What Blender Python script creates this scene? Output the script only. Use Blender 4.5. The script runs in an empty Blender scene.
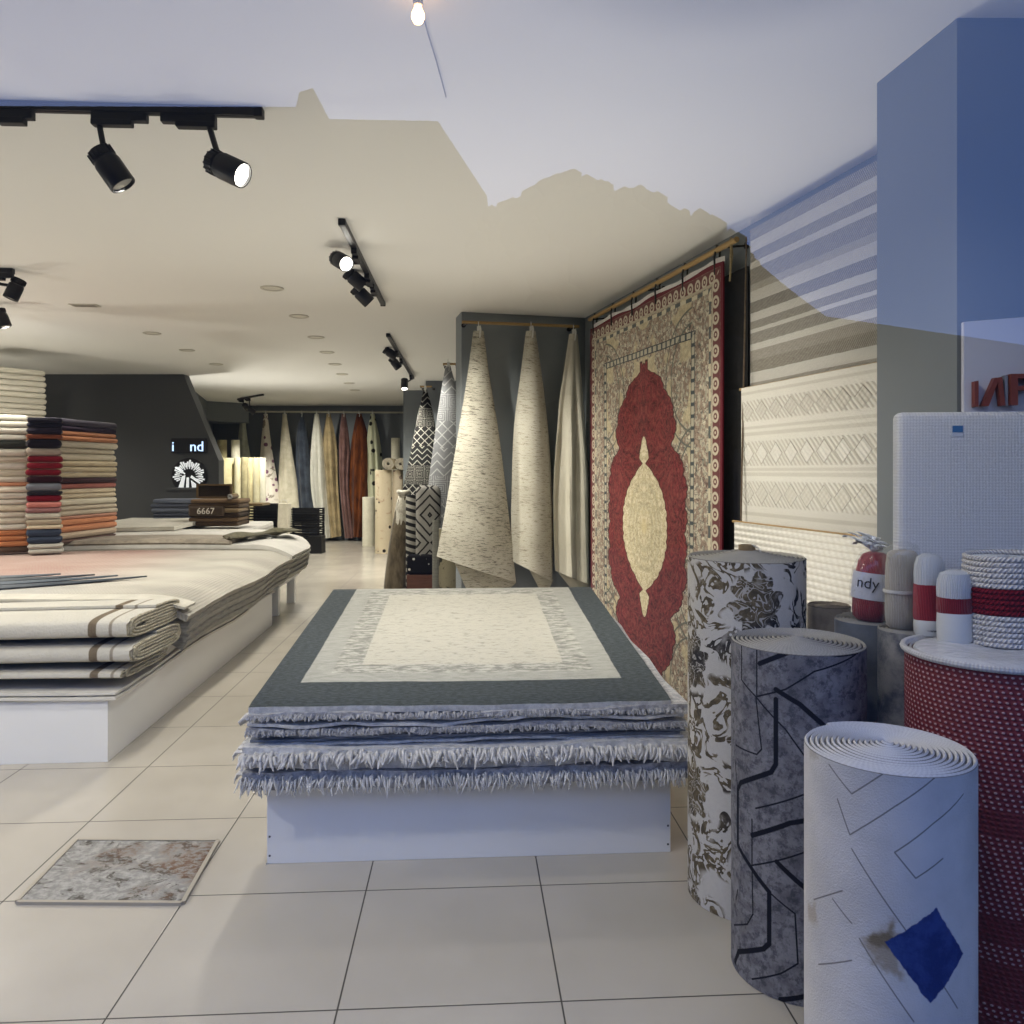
import bpy, bmesh, math, random
from mathutils import Vector, Matrix
R_ = random.Random(7)
PI = math.pi
scene = bpy.context.scene
COL = scene.collection
H, F, CX, HY = 1.44, 790.0, 512.0, 471.0      # eye height, focal length in px, principal column, horizon row
CEIL = 2.80

# ------------------------------------------------------------------ helpers: projection of the surveyed points
def at(px, py, Y):
    return Vector(((px-CX)/F*Y, Y, H+(HY-py)/F*Y))
def hit(px, py, P0, n):
    d = Vector(((px-CX)/F, 1.0, (HY-py)/F)); o = Vector((0, 0, H))
    return o + d*((Vector(P0)-o).dot(n)/d.dot(n))
RW_T = Vector((-0.2448, 0.9696, 0)); RW_N = Vector((-0.9696, -0.2448, 0))      # right wall: along, into the room
RW_0 = Vector((2.4216, 0, 0))
def on_wall(px, py, d): return hit(px, py, RW_0+RW_N*d, RW_N)
BAY_N = Vector((0.2448, -0.9696, 0)); BAY_T = Vector((0.9696, 0.2448, 0))
BAY_0 = Vector((0.649, 7.02, 0))
def on_bay(px, py, d): return hit(px, py, BAY_0+BAY_N*d, BAY_N)

# ------------------------------------------------------------------ helpers: shader graph
def lin(c):
    if isinstance(c, str):
        c = c.lstrip('#'); c = [int(c[i:i+2], 16)/255 for i in (0, 2, 4)]
        c = [x/12.92 if x <= .04045 else ((x+.055)/1.055)**2.4 for x in c]
    return (c[0], c[1], c[2], 1.0)
class V:
    def __init__(s, b, sock): s.b, s.s = b, sock
    def __add__(s, o): return s.b.m('ADD', s, o)
    __radd__ = __add__
    def __sub__(s, o): return s.b.m('SUBTRACT', s, o)
    def __rsub__(s, o): return s.b.m('SUBTRACT', o, s)
    def __mul__(s, o): return s.b.m('MULTIPLY', s, o)
    __rmul__ = __mul__
    def __truediv__(s, o): return s.b.m('DIVIDE', s, o)
    def __lt__(s, o): return s.b.m('LESS_THAN', s, o)
    def __gt__(s, o): return s.b.m('GREATER_THAN', s, o)
class NB:
    def __init__(s, nt): s.nt = nt; s.N = nt.nodes; s.L = nt.links; s._c = {}
    def put(s, sock, v):
        if isinstance(v, V): s.L.new(v.s, sock)
        elif isinstance(v, bpy.types.NodeSocket): s.L.new(v, sock)
        else: sock.default_value = v
    def m(s, op, a, b=None, c=None):
        n = s.N.new('ShaderNodeMath'); n.operation = op
        for i, x in enumerate((a, b, c)):
            if x is not None: s.put(n.inputs[i], x)
        return V(s, n.outputs[0])
    def vm(s, op, a, b=None, out=0):
        n = s.N.new('ShaderNodeVectorMath'); n.operation = op
        s.put(n.inputs[0], a)
        if b is not None: s.put(n.inputs[1], b)
        return V(s, n.outputs[out])
    def sin(s, a): return s.m('SINE', a)
    def abs(s, a): return s.m('ABSOLUTE', a)
    def frac(s, a): return s.m('FRACT', a)
    def floor(s, a): return s.m('FLOOR', a)
    def mn(s, a, b): return s.m('MINIMUM', a, b)
    def mx(s, a, b): return s.m('MAXIMUM', a, b)
    def ss(s, x, lo, hi):
        n = s.N.new('ShaderNodeMapRange'); n.interpolation_type = 'SMOOTHSTEP'
        s.put(n.inputs[0], x); n.inputs[1].default_value = lo; n.inputs[2].default_value = hi
        return V(s, n.outputs[0])
    def band(s, x, lo, hi, e=.003): return s.ss(x, lo-e, lo+e)*(1-s.ss(x, hi-e, hi+e))
    def coord(s, kind):
        if kind not in s._c:
            n = s.N.new('ShaderNodeTexCoord'); s._c[kind] = V(s, n.outputs[kind])
        return s._c[kind]
    def xyz(s, kind='Object'):
        k = kind+'xyz'
        if k not in s._c:
            n = s.N.new('ShaderNodeSeparateXYZ'); s.L.new(s.coord(kind).s, n.inputs[0])
            s._c[k] = tuple(V(s, o) for o in n.outputs)
        return s._c[k]
    def vec(s, x, y=0., z=0.):
        n = s.N.new('ShaderNodeCombineXYZ')
        for i, q in enumerate((x, y, z)): s.put(n.inputs[i], q)
        return V(s, n.outputs[0])
    def noise(s, vec, scale=5, detail=3, rough=.55, dist=0., color=False):
        n = s.N.new('ShaderNodeTexNoise'); s.put(n.inputs['Vector'], vec)
        n.inputs['Scale'].default_value = scale; n.inputs['Detail'].default_value = detail
        n.inputs['Roughness'].default_value = rough; n.inputs['Distortion'].default_value = dist
        return V(s, n.outputs[1 if color else 0])
    def vor(s, vec, scale=5, feature='F1', out=0, rnd=1.):
        n = s.N.new('ShaderNodeTexVoronoi'); n.feature = feature; s.put(n.inputs['Vector'], vec)
        n.inputs['Scale'].default_value = scale; n.inputs['Randomness'].default_value = rnd
        return V(s, n.outputs[out])
    def mix(s, f, a, b):
        n = s.N.new('ShaderNodeMix'); n.data_type = 'RGBA'; n.clamp_factor = True
        s.put(n.inputs[0], f)
        for i, c in ((6, a), (7, b)):
            s.put(n.inputs[i], c if isinstance(c, V) else lin(c))
        return V(s, n.outputs[2])
    def scale_col(s, col, f):
        n = s.N.new('ShaderNodeMix'); n.data_type = 'RGBA'; n.blend_type = 'MULTIPLY'; n.inputs[0].default_value = 1
        s.put(n.inputs[6], col if isinstance(col, V) else lin(col))
        s.L.new(s.vec(f, f, f).s, n.inputs[7]); return V(s, n.outputs[2])
    def ramp(s, f, stops, interp='LINEAR'):
        n = s.N.new('ShaderNodeValToRGB'); n.color_ramp.interpolation = interp
        e = n.color_ramp.elements
        while len(e) < len(stops): e.new(.5)
        for k, (p, c) in zip(e, stops): k.position = p; k.color = lin(c)
        s.put(n.inputs[0], f); return V(s, n.outputs[0])
    def curve(s, x, pts, xmax):
        """piecewise linear y(x) as sums of clamped ramps"""
        r = None
        for (x0, y0), (x1, y1) in zip(pts, pts[1:]):
            t = s.m('MULTIPLY', s.m('SUBTRACT', x, x0), 1/(x1-x0)); t.s.node.use_clamp = True
            t = t*(y1-y0); r = t if r is None else r+t
        return r+pts[0][1]
    def seg(s, p, a, b):
        """distance of p (a 2-D vector V) to the segment a-b"""
        ba = Vector((b[0]-a[0], b[1]-a[1], 0))
        pa = s.vm('SUBTRACT', p, (a[0], a[1], 0))
        h = s.m('DIVIDE', s.vm('DOT_PRODUCT', pa, tuple(ba), 1), max(ba.dot(ba), 1e-9)); h.s.node.use_clamp = True
        q = s.vec(h*ba.x, h*ba.y, 0.)
        return s.vm('LENGTH', s.vm('SUBTRACT', pa, q), None, 1)
MATS = {}
def mat(name, fn=None, color=None, rough=.8, spec=.3, bump=None, bstr=.3, bdist=.004, metal=0., emit=None, sheen=0.):
    """fn(b) -> (colour, height or None)"""
    if name in MATS: return MATS[name]
    m = bpy.data.materials.new(name); m.use_nodes = True; nt = m.node_tree; b = NB(nt)
    p = nt.nodes['Principled BSDF']
    hgt = None
    if fn:
        r = fn(b); colr, hgt = r[0], r[1]
        if len(r) > 2: b.put(p.inputs['Roughness'], r[2])
        else: p.inputs['Roughness'].default_value = rough
    else:
        colr = color; p.inputs['Roughness'].default_value = rough
    if isinstance(colr, V): nt.links.new(colr.s, p.inputs['Base Color'])
    else: p.inputs['Base Color'].default_value = lin(colr)
    p.inputs['Specular IOR Level'].default_value = spec
    p.inputs['Metallic'].default_value = metal
    if sheen: p.inputs['Sheen Weight'].default_value = sheen
    if emit:
        p.inputs['Emission Color'].default_value = lin(emit[0]); p.inputs['Emission Strength'].default_value = emit[1]
    if hgt is not None:
        bn = nt.nodes.new('ShaderNodeBump'); bn.inputs['Strength'].default_value = bstr; bn.inputs['Distance'].default_value = bdist
        nt.links.new(hgt.s, bn.inputs['Height']); nt.links.new(bn.outputs[0], p.inputs['Normal'])
    MATS[name] = m
    return m

# ------------------------------------------------------------------ helpers: objects
def tag(o, label=None, cat=None, group=None, kind=None):
    if label: o['label'] = label
    if cat: o['category'] = cat
    if group: o['group'] = group
    if kind: o['kind'] = kind
    return o
def link(name, bm, mats, parent=None, smooth=False, loc=None, rz=0.):
    me = bpy.data.meshes.new(name); bmesh.ops.recalc_face_normals(bm, faces=bm.faces[:]) if bm.faces else None
    bm.to_mesh(me); bm.free()
    for m in (mats if isinstance(mats, (list, tuple)) else [mats]): me.materials.append(m)
    if smooth:
        for p in me.polygons: p.use_smooth = True
        if smooth != 'all':
            try: me.set_sharp_from_angle(angle=math.radians(40))
            except Exception: pass
    o = bpy.data.objects.new(name, me); COL.objects.link(o)
    if parent: o.parent = parent
    if loc is not None: o.location = loc
    if rz: o.rotation_euler = (0, 0, rz)
    return o
def empty(name, loc=(0, 0, 0), rz=0.):
    o = bpy.data.objects.new(name, None); COL.objects.link(o); o.empty_display_size = .1
    o.location = loc; o.rotation_euler = (0, 0, rz); return o
def copy_tree(o, parent=None):
    c = o.copy(); COL.objects.link(c)
    if parent: c.parent = parent; c.matrix_parent_inverse = o.matrix_parent_inverse.copy()
    for ch in [x for x in bpy.data.objects if x.parent == o]: copy_tree(ch, c)
    return c
def BM(): return bmesh.new()
def box(bm, x0, x1, y0, y1, z0, z1, bevel=0., seg=2, mi=0, M=None):
    r = bmesh.ops.create_cube(bm, size=1.0); vs = r['verts']
    for v in vs:
        v.co = Vector((x0+(v.co.x+.5)*(x1-x0), y0+(v.co.y+.5)*(y1-y0), z0+(v.co.z+.5)*(z1-z0)))
    fs = list({f for v in vs for f in v.link_faces})
    for f in fs: f.material_index = mi
    if M is not None:
        for v in vs: v.co = M @ v.co
    if bevel:
        es = list({e for v in vs for e in v.link_edges})
        bmesh.ops.bevel(bm, geom=es, offset=bevel, segments=seg, affect='EDGES', profile=.5)
def frame_of(d):
    d = d.normalized(); a = Vector((0, 0, 1)) if abs(d.z) < .9 else Vector((1, 0, 0))
    x = d.cross(a).normalized(); return x, d.cross(x).normalized()
def tube(bm, pts, r, n=8, cap=True, mi=0):
    pts = [Vector(p) for p in pts]; rings = []
    rr = r if isinstance(r, (list, tuple)) else [r]*len(pts)
    x = y = None
    for i, p in enumerate(pts):
        d = (pts[min(i+1, len(pts)-1)]-pts[max(i-1, 0)])
        if d.length < 1e-9: d = Vector((0, 0, 1))
        d.normalize()
        if x is None: x, y = frame_of(d)
        else:
            x = (x-d*x.dot(d)).normalized(); y = d.cross(x)
        rings.append([bm.verts.new(p+(x*math.cos(2*PI*k/n)+y*math.sin(2*PI*k/n))*rr[i]) for k in range(n)])
    for a, b in zip(rings, rings[1:]):
        for k in range(n):
            f = bm.faces.new((a[k], a[(k+1) % n], b[(k+1) % n], b[k])); f.material_index = mi
    if cap:
        f = bm.faces.new(rings[0][::-1]); f.material_index = mi
        f = bm.faces.new(rings[-1]); f.material_index = mi
def lathe(bm, prof, n=32, c=(0, 0), mi=0):
    rings = []
    for r, z in prof:
        rings.append([bm.verts.new((c[0]+r*math.cos(2*PI*k/n), c[1]+r*math.sin(2*PI*k/n), z)) for k in range(n)] if r > 1e-6
                     else [bm.verts.new((c[0], c[1], z))])
    for a, b in zip(rings, rings[1:]):
        for k in range(n):
            q = [a[k % len(a)], a[(k+1) % len(a)], b[(k+1) % len(b)], b[k % len(b)]]
            u = []
            for v in q:
                if v not in u: u.append(v)
            if len(u) > 2: bm.faces.new(u).material_index = mi
def prism(bm, poly, z0, z1, M=None, mi=0):
    """polygon in x,y pushed from z0 to z1, then moved by M"""
    a = [bm.verts.new((p[0], p[1], z0)) for p in poly]; b = [bm.verts.new((p[0], p[1], z1)) for p in poly]
    if M is not None:
        for v in a+b: v.co = M @ v.co
    n = len(poly); bm.faces.new(a[::-1]).material_index = mi; bm.faces.new(b).material_index = mi
    for k in range(n): bm.faces.new((a[k], a[(k+1) % n], b[(k+1) % n], b[k])).material_index = mi
def sheet(f, nu, nv, thick, bm=None, mi=0, rim_mi=None):
    """a cloth of real thickness: front surface f(u,v), back pushed along the normal by -thick"""
    bm = bm or BM(); uvl = bm.loops.layers.uv.verify()
    P = [[Vector(f(i/nu, j/nv)) for j in range(nv+1)] for i in range(nu+1)]
    A, B = [], []
    for i in range(nu+1):
        A.append([]); B.append([])
        for j in range(nv+1):
            du = P[min(i+1, nu)][j]-P[max(i-1, 0)][j]; dv = P[i][min(j+1, nv)]-P[i][max(j-1, 0)]
            n = du.cross(dv)
            n = n.normalized() if n.length > 1e-12 else Vector((0, 0, 1))
            A[i].append(bm.verts.new(P[i][j])); B[i].append(bm.verts.new(P[i][j]-n*thick))
    def face(vs, uvs, m):
        fc = bm.faces.new(vs); fc.material_index = m
        for l, q in zip(fc.loops, uvs): l[uvl].uv = q
    rm = mi if rim_mi is None else rim_mi
    for i in range(nu):
        for j in range(nv):
            q = [(i/nu, j/nv), ((i+1)/nu, j/nv), ((i+1)/nu, (j+1)/nv), (i/nu, (j+1)/nv)]
            face((A[i][j], A[i+1][j], A[i+1][j+1], A[i][j+1]), q, mi)
            face((B[i][j], B[i][j+1], B[i+1][j+1], B[i+1][j]), [q[0], q[3], q[2], q[1]], rm)
    for i in range(nu):
        for j in (0, nv):
            q = [(i/nu, j/nv), ((i+1)/nu, j/nv)]
            face((A[i][j], A[i+1][j], B[i+1][j], B[i][j]), [q[0], q[1], q[1], q[0]], rm)
    for j in range(nv):
        for i in (0, nu):
            q = [(i/nu, j/nv), (i/nu, (j+1)/nv)]
            face((A[i][j], A[i][j+1], B[i][j+1], B[i][j]), [q[0], q[1], q[1], q[0]], rm)
    return bm
def spiral_roll(Rad, z0, z1, turns, r_in, rise=.0, a_end=0., steps=56, gap=.12, bm=None, jit=.0, seed=1):
    """a carpet wound on itself: strip of real thickness, side faces material 0, top edge material 1"""
    bm = bm or BM(); n = int(turns*steps); pitch = (Rad-r_in)/turns; t = pitch*(1-gap); rg = random.Random(seed)
    ph = rg.random()*6
    prev = None
    for i in range(n+1):
        a = a_end-2*PI*(n-i)/steps
        r1 = Rad-(n-i)/steps*pitch; r0 = max(r1-t, .004)
        if i > n-4: r1 = r1
        dz = rise*(1-(r1-r_in)/(Rad-r_in))**1.5 + jit*math.sin(i*.11+ph)
        c, s = math.cos(a), math.sin(a); rm = (r0+r1)/2
        ring = [bm.verts.new((r*c, r*s, z)) for r, z in ((r1, z0), (r1, z1-.004+dz), (rm, z1+.001+dz), (r0, z1-.004+dz), (r0, z0))]
        if prev:
            for k in range(4):
                bm.faces.new((prev[k], ring[k], ring[k+1], prev[k+1])).material_index = 0 if k in (0, 3) else 1
            bm.faces.new((prev[4], ring[4], ring[0], prev[0]))
        else: bm.faces.new(ring)
        prev = ring
    bm.faces.new(prev[::-1])
    return bm
def pad(bm, x0, x1, y0, y1, z0, z1, bev, jit=0., seed=0, mi=0):
    """a soft folded block"""
    b2 = BM(); box(b2, x0, x1, y0, y1, z0, z1, bevel=min(bev, (z1-z0)*.48), seg=3)
    rg = random.Random(seed)
    if jit:
        for v in b2.verts: v.co += Vector((rg.uniform(-jit, jit), rg.uniform(-jit, jit), rg.uniform(-jit, jit)*.3))
    me = bpy.data.meshes.new('t'); b2.to_mesh(me); b2.free(); bm.from_mesh(me); bpy.data.meshes.remove(me)

# ------------------------------------------------------------------ materials: plain
def weave(b, sx, sy, kind='Object'):
    x, y, z = b.xyz(kind); return b.sin(x*sx)*b.sin((y+z)*sy)
def fuzzy(name, c1, c2, sc=30, bstr=.5, rough=.95, stretch=(1, 1, 1), bdist=.004, fine=260):
    def fn(b):
        x, y, z = b.xyz(); p = b.vec(x*stretch[0], y*stretch[1], z*stretch[2])
        n = b.noise(p, sc, 5, .65)
        return b.mix(b.ss(n, .35, .65), c1, c2), b.noise(b.coord('Object'), fine, 2)+n*.5
    return mat(name, fn, rough=rough, spec=.1, bstr=bstr, bdist=bdist, sheen=.15)
M_white = mat('white_laminate', lambda b: (b.mix(b.noise(b.coord('Object'), 2, 3), '#dedfe0', '#e8e8e6'), None), rough=.38, spec=.4)
M_black = mat('black_metal', color='#0c0c0d', rough=.42, spec=.4)
M_blackp = mat('black_plastic', color='#09090a', rough=.5, spec=.35)
M_lamp = mat('lamp_lit', color='#ffffff', emit=((1, .95, .85), 18.))
M_lampoff = mat('lamp_glass_off', color='#b9b7ad', rough=.2, spec=.6)
M_wood = mat('pale_wood', lambda b: (b.mix(b.noise(b.vm('MULTIPLY', b.coord('Object'), (4, 60, 60)), 2, 3), '#a88c5e', '#8b7046'), None), rough=.55)
M_clip = mat('clear_clip', color='#c9c9c2', rough=.25, spec=.5)
M_grey_wall = mat('dark_grey_paint', lambda b: (b.mix(b.noise(b.coord('Object'), 1.3, 4), '#757b7e', '#7e8487'), b.noise(b.coord('Object'), 140, 2)), rough=.6, spec=.3, bstr=.04)
M_dark_wall = mat('charcoal_paint', lambda b: (b.mix(b.noise(b.coord('Object'), 1.3, 4), '#3b3c3c', '#444544'), None), rough=.6)
M_back_wall = mat('slate_paint', lambda b: (b.mix(b.noise(b.coord('Object'), 1.0, 3), '#666b6a', '#70757a'), None), rough=.65)
M_ceiling = mat('ceiling_paint', lambda b: (b.mix(b.noise(b.coord('Object'), .8, 3), '#e0dfda', '#e7e6e1'), b.noise(b.coord('Object'), 90, 2)), rough=.75, spec=.2, bstr=.03)
def floor_fn(b):
    x, y, z = b.xyz(); T = .602
    fx = b.frac(x/T); fy = b.frac(y/T)
    dx = b.mn(fx, 1-fx)*T; dy = b.mn(fy, 1-fy)*T; d = b.mn(dx, dy)
    tile = b.noise(b.vec(b.floor(x/T), b.floor(y/T), 0.), 3.7, 0)
    n = b.noise(b.coord('Object'), 1.8, 5, .6); n2 = b.noise(b.coord('Object'), 26, 4, .7)
    c = b.mix(b.ss(n, .3, .7), '#aea89d', '#b8b2a7'); c = b.mix(b.ss(n2, .62, .75)*.25, c, '#a2937a')
    c = b.mix(tile*.25, c, '#a59f8e')
    g = 1-b.ss(d, .0016, .0034)
    return b.mix(g, c, '#3e3a34'), b.ss(d, .001, .004), b.mx(.16+n*.1, g*.8)
M_floor = mat('cream_tile', floor_fn, spec=.45, bstr=.25, bdist=.002)
M_pave = mat('pavement_stone', lambda b: (b.mix(b.noise(b.coord('Object'), 3, 4), '#2b2a29', '#353433'), None), rough=.9)
M_facade = mat('facade_render', lambda b: (b.mix(b.noise(b.coord('Object'), .7, 4), '#3b3733', '#4a453f'), None), rough=.9, spec=.1)
M_leaf = mat('street_tree_leaf', color='#22261c', rough=.9, spec=.05)
# ------------------------------------------------------------------ the setting
def struct(name, bm, m, **k):
    o = link(name, bm, m, **k)
    if o.parent is None: o['kind'] = 'structure'
    return o
def quad_slab(bm, pts, thick, up=Vector((0, 0, 1))):
    a = [bm.verts.new(p) for p in pts]; c = [bm.verts.new(Vector(p)+up*thick) for p in pts]
    bm.faces.new(a); bm.faces.new(c[::-1])
    for k in range(len(a)): bm.faces.new((a[k], a[(k+1) % len(a)], c[(k+1) % len(a)], c[k]))
GA = math.atan(45/F)                                     # the tile grid is turned 3.3 degrees from the view
bm = BM(); box(bm, -11, 6, -2, 16, -.1, 0)
floor = struct('floor', bm, M_floor, loc=(-.4667, 2.1106, 0), rz=GA)
bm = BM(); box(bm, -10, 3.6, .9, 17.2, CEIL, CEIL+.25); struct('ceiling', bm, M_ceiling)
# right wall of the shop window bay
bm = BM(); p0 = RW_0+RW_T*.9; p1 = BAY_0+RW_T*.3; quad_slab(bm, [p0, p1, p1+Vector((.2, .05, 0)), p0+Vector((.2, .05, 0))], CEIL)
struct('wall_right', bm, M_grey_wall)
# return wall that closes the bay at the back, 0.27 m thick, seen end on from the left
bl = BAY_0-BAY_T*1.115
bm = BM(); quad_slab(bm, [BAY_0, bl, bl-BAY_N*.27, BAY_0-BAY_N*.27], CEIL); struct('wall_bay', bm, M_grey_wall)
bm = BM(); box(bm, -1.30, 1.6, 11.9, 13.3, 0, CEIL); struct('wall_middle_pier', bm, M_back_wall)
bm = BM(); box(bm, -1.83, 1.6, 13.3, 16.5, 0, CEIL); struct('wall_rear_pier', bm, M_back_wall)
bm = BM(); box(bm, .3, .5, 7.2, 12, 0, CEIL); struct('wall_right_rear', bm, M_back_wall)
bm = BM(); box(bm, -7.2, -1.7, 16.5, 16.7, 0, CEIL); struct('wall_back', bm, M_back_wall)
# dark wall on the left with its slanted end, and the recess beside it
bm = BM()
poly = [(-9.3, 0), (-4.12, 0), (-4.12, 1.59), (-4.62, CEIL), (-9.3, CEIL)]
prism(bm, poly, 0, .2, M=Matrix.Translation((0, 11.3, 0)) @ Matrix.Rotation(PI/2, 4, 'X')); struct('wall_left_rear', bm, M_dark_wall)
bm = BM(); quad_slab(bm, [(-4.75, 11.12, 0), (-6.25, 16.5, 0), (-6.45, 16.5, 0), (-4.95, 11.12, 0)], CEIL); struct('wall_recess', bm, M_back_wall)
bm = BM(); quad_slab(bm, [(-6.1, 15.2, 2.42), (-5.3, 15.9, 2.42), (-5.5, 16.5, 2.42), (-6.3, 16.5, 2.42)], .38); struct('beam', bm, M_back_wall)
bm = BM(); box(bm, -9.3, -9.1, .9, 11.1, 0, CEIL); struct('wall_left', bm, M_back_wall)
# the pillar at the right of the window
cf = at(957, 18, 2.372); cb = at(877, 83, 2.769)
bm = BM(); quad_slab(bm, [(cf.x, cf.y, 0), (cb.x, cb.y, 0), (2.0, 2.86, 0), (2.6, 2.372, 0)], CEIL); 
struct('wall_pillar', bm, M_grey_wall)
# shop window: one pane and its frame, a step in front of the camera
WY = .95
def glass_fn():
    m = bpy.data.materials.new('window_glass'); m.use_nodes = True; nt = m.node_tree; b = NB(nt); nt.nodes.remove(nt.nodes['Principled BSDF'])
    geo = nt.nodes.new('ShaderNodeNewGeometry')
    cosi = b.abs(b.vm('DOT_PRODUCT', V(b, geo.outputs['Normal']), V(b, geo.outputs['Incoming']), 1))
    k = 1-cosi; f = k*k*k*k*k*.85+.12
    f = f*(1-V(b, geo.outputs['Backfacing']))                    # both reflections of the thin pane on its front skin
    tr = nt.nodes.new('ShaderNodeBsdfTransparent'); gl = nt.nodes.new('ShaderNodeBsdfGlossy'); gl.inputs['Roughness'].default_value = 0.
    tr.inputs['Color'].default_value = (.985, .99, .985, 1)
    mx = nt.nodes.new('ShaderNodeMixShader'); b.put(mx.inputs[0], f)
    nt.links.new(tr.outputs[0], mx.inputs[1]); nt.links.new(gl.outputs[0], mx.inputs[2])
    nt.links.new(mx.outputs[0], nt.nodes['Material Output'].inputs[0])
    return m
M_glass = glass_fn()
bm = BM(); box(bm, -9.1, 2.15, WY, WY+.01, .08, 2.78); win = struct('window_1', bm, M_glass)
bm = BM()
for a in ((-9.2, 2.25, .0, .08), (-9.2, 2.25, 2.76, 2.84), (-9.2, -9.1, .08, 2.76), (2.15, 2.25, .08, 2.76)):
    box(bm, a[0], a[1], WY-.03, WY+.04, a[2], a[3], bevel=.004)
struct('window_frame', bm, M_black, parent=win)
bm = BM(); box(bm, -10, 3.6, .75, .9, CEIL, 6.5); struct('wall_facade', bm, M_facade)
bm = BM(); box(bm, -40, 40, -13.5, WY-.04, -.2, -.001); struct('pavement', bm, M_pave)
# across the street: what the pane reflects below the sky line (mirror of the eye lies at y = 2*WY)
ND = 12.2+2*WY
def sk(px, py, D=ND): return ((px-CX)/F*D, H+(HY-py)/F*D)
bm = BM()
poly = [sk(-2600, 118), sk(0, 106), sk(296, 107), sk(299, 92), sk(313, 88), sk(319, 106), sk(324, 119), sk(438, 121), sk(470, 170), sk(487, 196), sk(487, 300)]
poly = [(poly[0][0], 0)]+poly+[(poly[-1][0], 0)]
prism(bm, poly[::-1], 0, 7, M=Matrix.Translation((0, -12.2, 0)) @ Matrix.Rotation(PI/2, 4, 'X')); struct('building_outside', bm, M_facade)
bm = BM()
poly = [sk(740, 236), sk(752, 246), sk(800, 286), sk(835, 312), sk(1100, 350), sk(2400, 372)]
poly = [(poly[0][0], 0)]+poly+[(poly[-1][0], 0)]
prism(bm, poly[::-1], 0, 7, M=Matrix.Translation((0, -12.6, 0)) @ Matrix.Rotation(PI/2, 4, 'X')); struct('building_outside', bm, M_facade)
bm = BM(); rg = random.Random(3)                       # the trees between the two houses
line = [(480, 214), (500, 206), (520, 198), (540, 184), (556, 178), (572, 174), (590, 176), (610, 185), (628, 190), (645, 189), (655, 198), (672, 211), (688, 214), (700, 209), (712, 218), (724, 229), (745, 238)]
for (xa, ya), (xb, yb) in zip(line, line[1:]):
    for k in range(7):
        t = k/7; x, z = sk(xa+(xb-xa)*t+rg.uniform(-3, 3), ya+(yb-ya)*t)
        r = rg.uniform(.10, .26)
        bmesh.ops.create_icosphere(bm, subdivisions=1, radius=r, matrix=Matrix.Translation((x, -12.2+rg.uniform(-.5, .3), z-r)))
for k in range(60):
    q = 486+k*4.3; t = q
    top = next((ya+(yb-ya)*(t-xa)/(xb-xa) for (xa, ya), (xb, yb) in zip(line, line[1:]) if xa <= t <= xb), 230)
    zt = sk(0, top)[1]; r = rg.uniform(.45, .7)
    for j in range(4):
        bmesh.ops.create_icosphere(bm, subdivisions=2, radius=r, matrix=Matrix.Translation((sk(q, 0)[0], -12.3-rg.random()*.6, zt-.16-r-j*.8)))
box(bm, sk(480, 0)[0], sk(745, 0)[0], -13.3, -12.9, 0, sk(0, 262)[1])
tr = struct('treeline_outside', bm, M_leaf)

# ------------------------------------------------------------------ camera, sky, colour management
cam = bpy.data.cameras.new('camera'); co = bpy.data.objects.new('camera', cam); COL.objects.link(co)
co.location = (0, 0, H); co.rotation_euler = (PI/2, 0, 0)
cam.sensor_width = 36; cam.lens = 36*F/1024; cam.shift_y = -(512-HY)/1024; cam.clip_start = .05
scene.camera = co
w = bpy.data.worlds.new('evening_sky'); scene.world = w; w.use_nodes = True; b = NB(w.node_tree)
g = b.coord('Generated')
def glow(d, p):
    d = Vector(d).normalized(); q = b.vm('DOT_PRODUCT', g, tuple(d), 1)
    return b.m('POWER', b.mx(q, 0.), p)
x, y, z = b.xyz('Generated')
cl = glow((.06, -1, .42), 14); cl2 = glow((-.35, -1, .5), 9); dk = glow((.75, -1, .35), 7)
n = b.noise(b.vm('MULTIPLY', g, (1, 1, 2.5)), 2.2, 4)
base = b.mix(b.ss(z, .0, .8), (.50, .86, 2.1), (.40, .72, 1.9))
colr = b.mix(b.mn(cl*(n*.5+.75), 1.), base, (1.55, 1.85, 2.9)); colr = b.mix(cl2*.5, colr, (1.1, 1.3, 2.3)); colr = b.mix(dk*.7, colr, (.22, .52, 1.55))
bg = w.node_tree.nodes['Background']; w.node_tree.links.new(colr.s, bg.inputs[0]); bg.inputs[1].default_value = 1.0
scene.view_settings.view_transform = 'Standard'; scene.view_settings.look = 'None'
scene.view_settings.exposure = 0.; scene.view_settings.gamma = 1; scene.view_settings.use_curve_mapping = False
scene.cycles.max_bounces = 7; scene.cycles.diffuse_bounces = 5; scene.cycles.glossy_bounces = 4; scene.cycles.transparent_max_bounces = 8
scene.cycles.caustics_reflective = False; scene.cycles.caustics_refractive = False; scene.cycles.sample_clamp_indirect = 4.
try: scene.cycles.use_denoising = True
except Exception: pass

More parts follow.
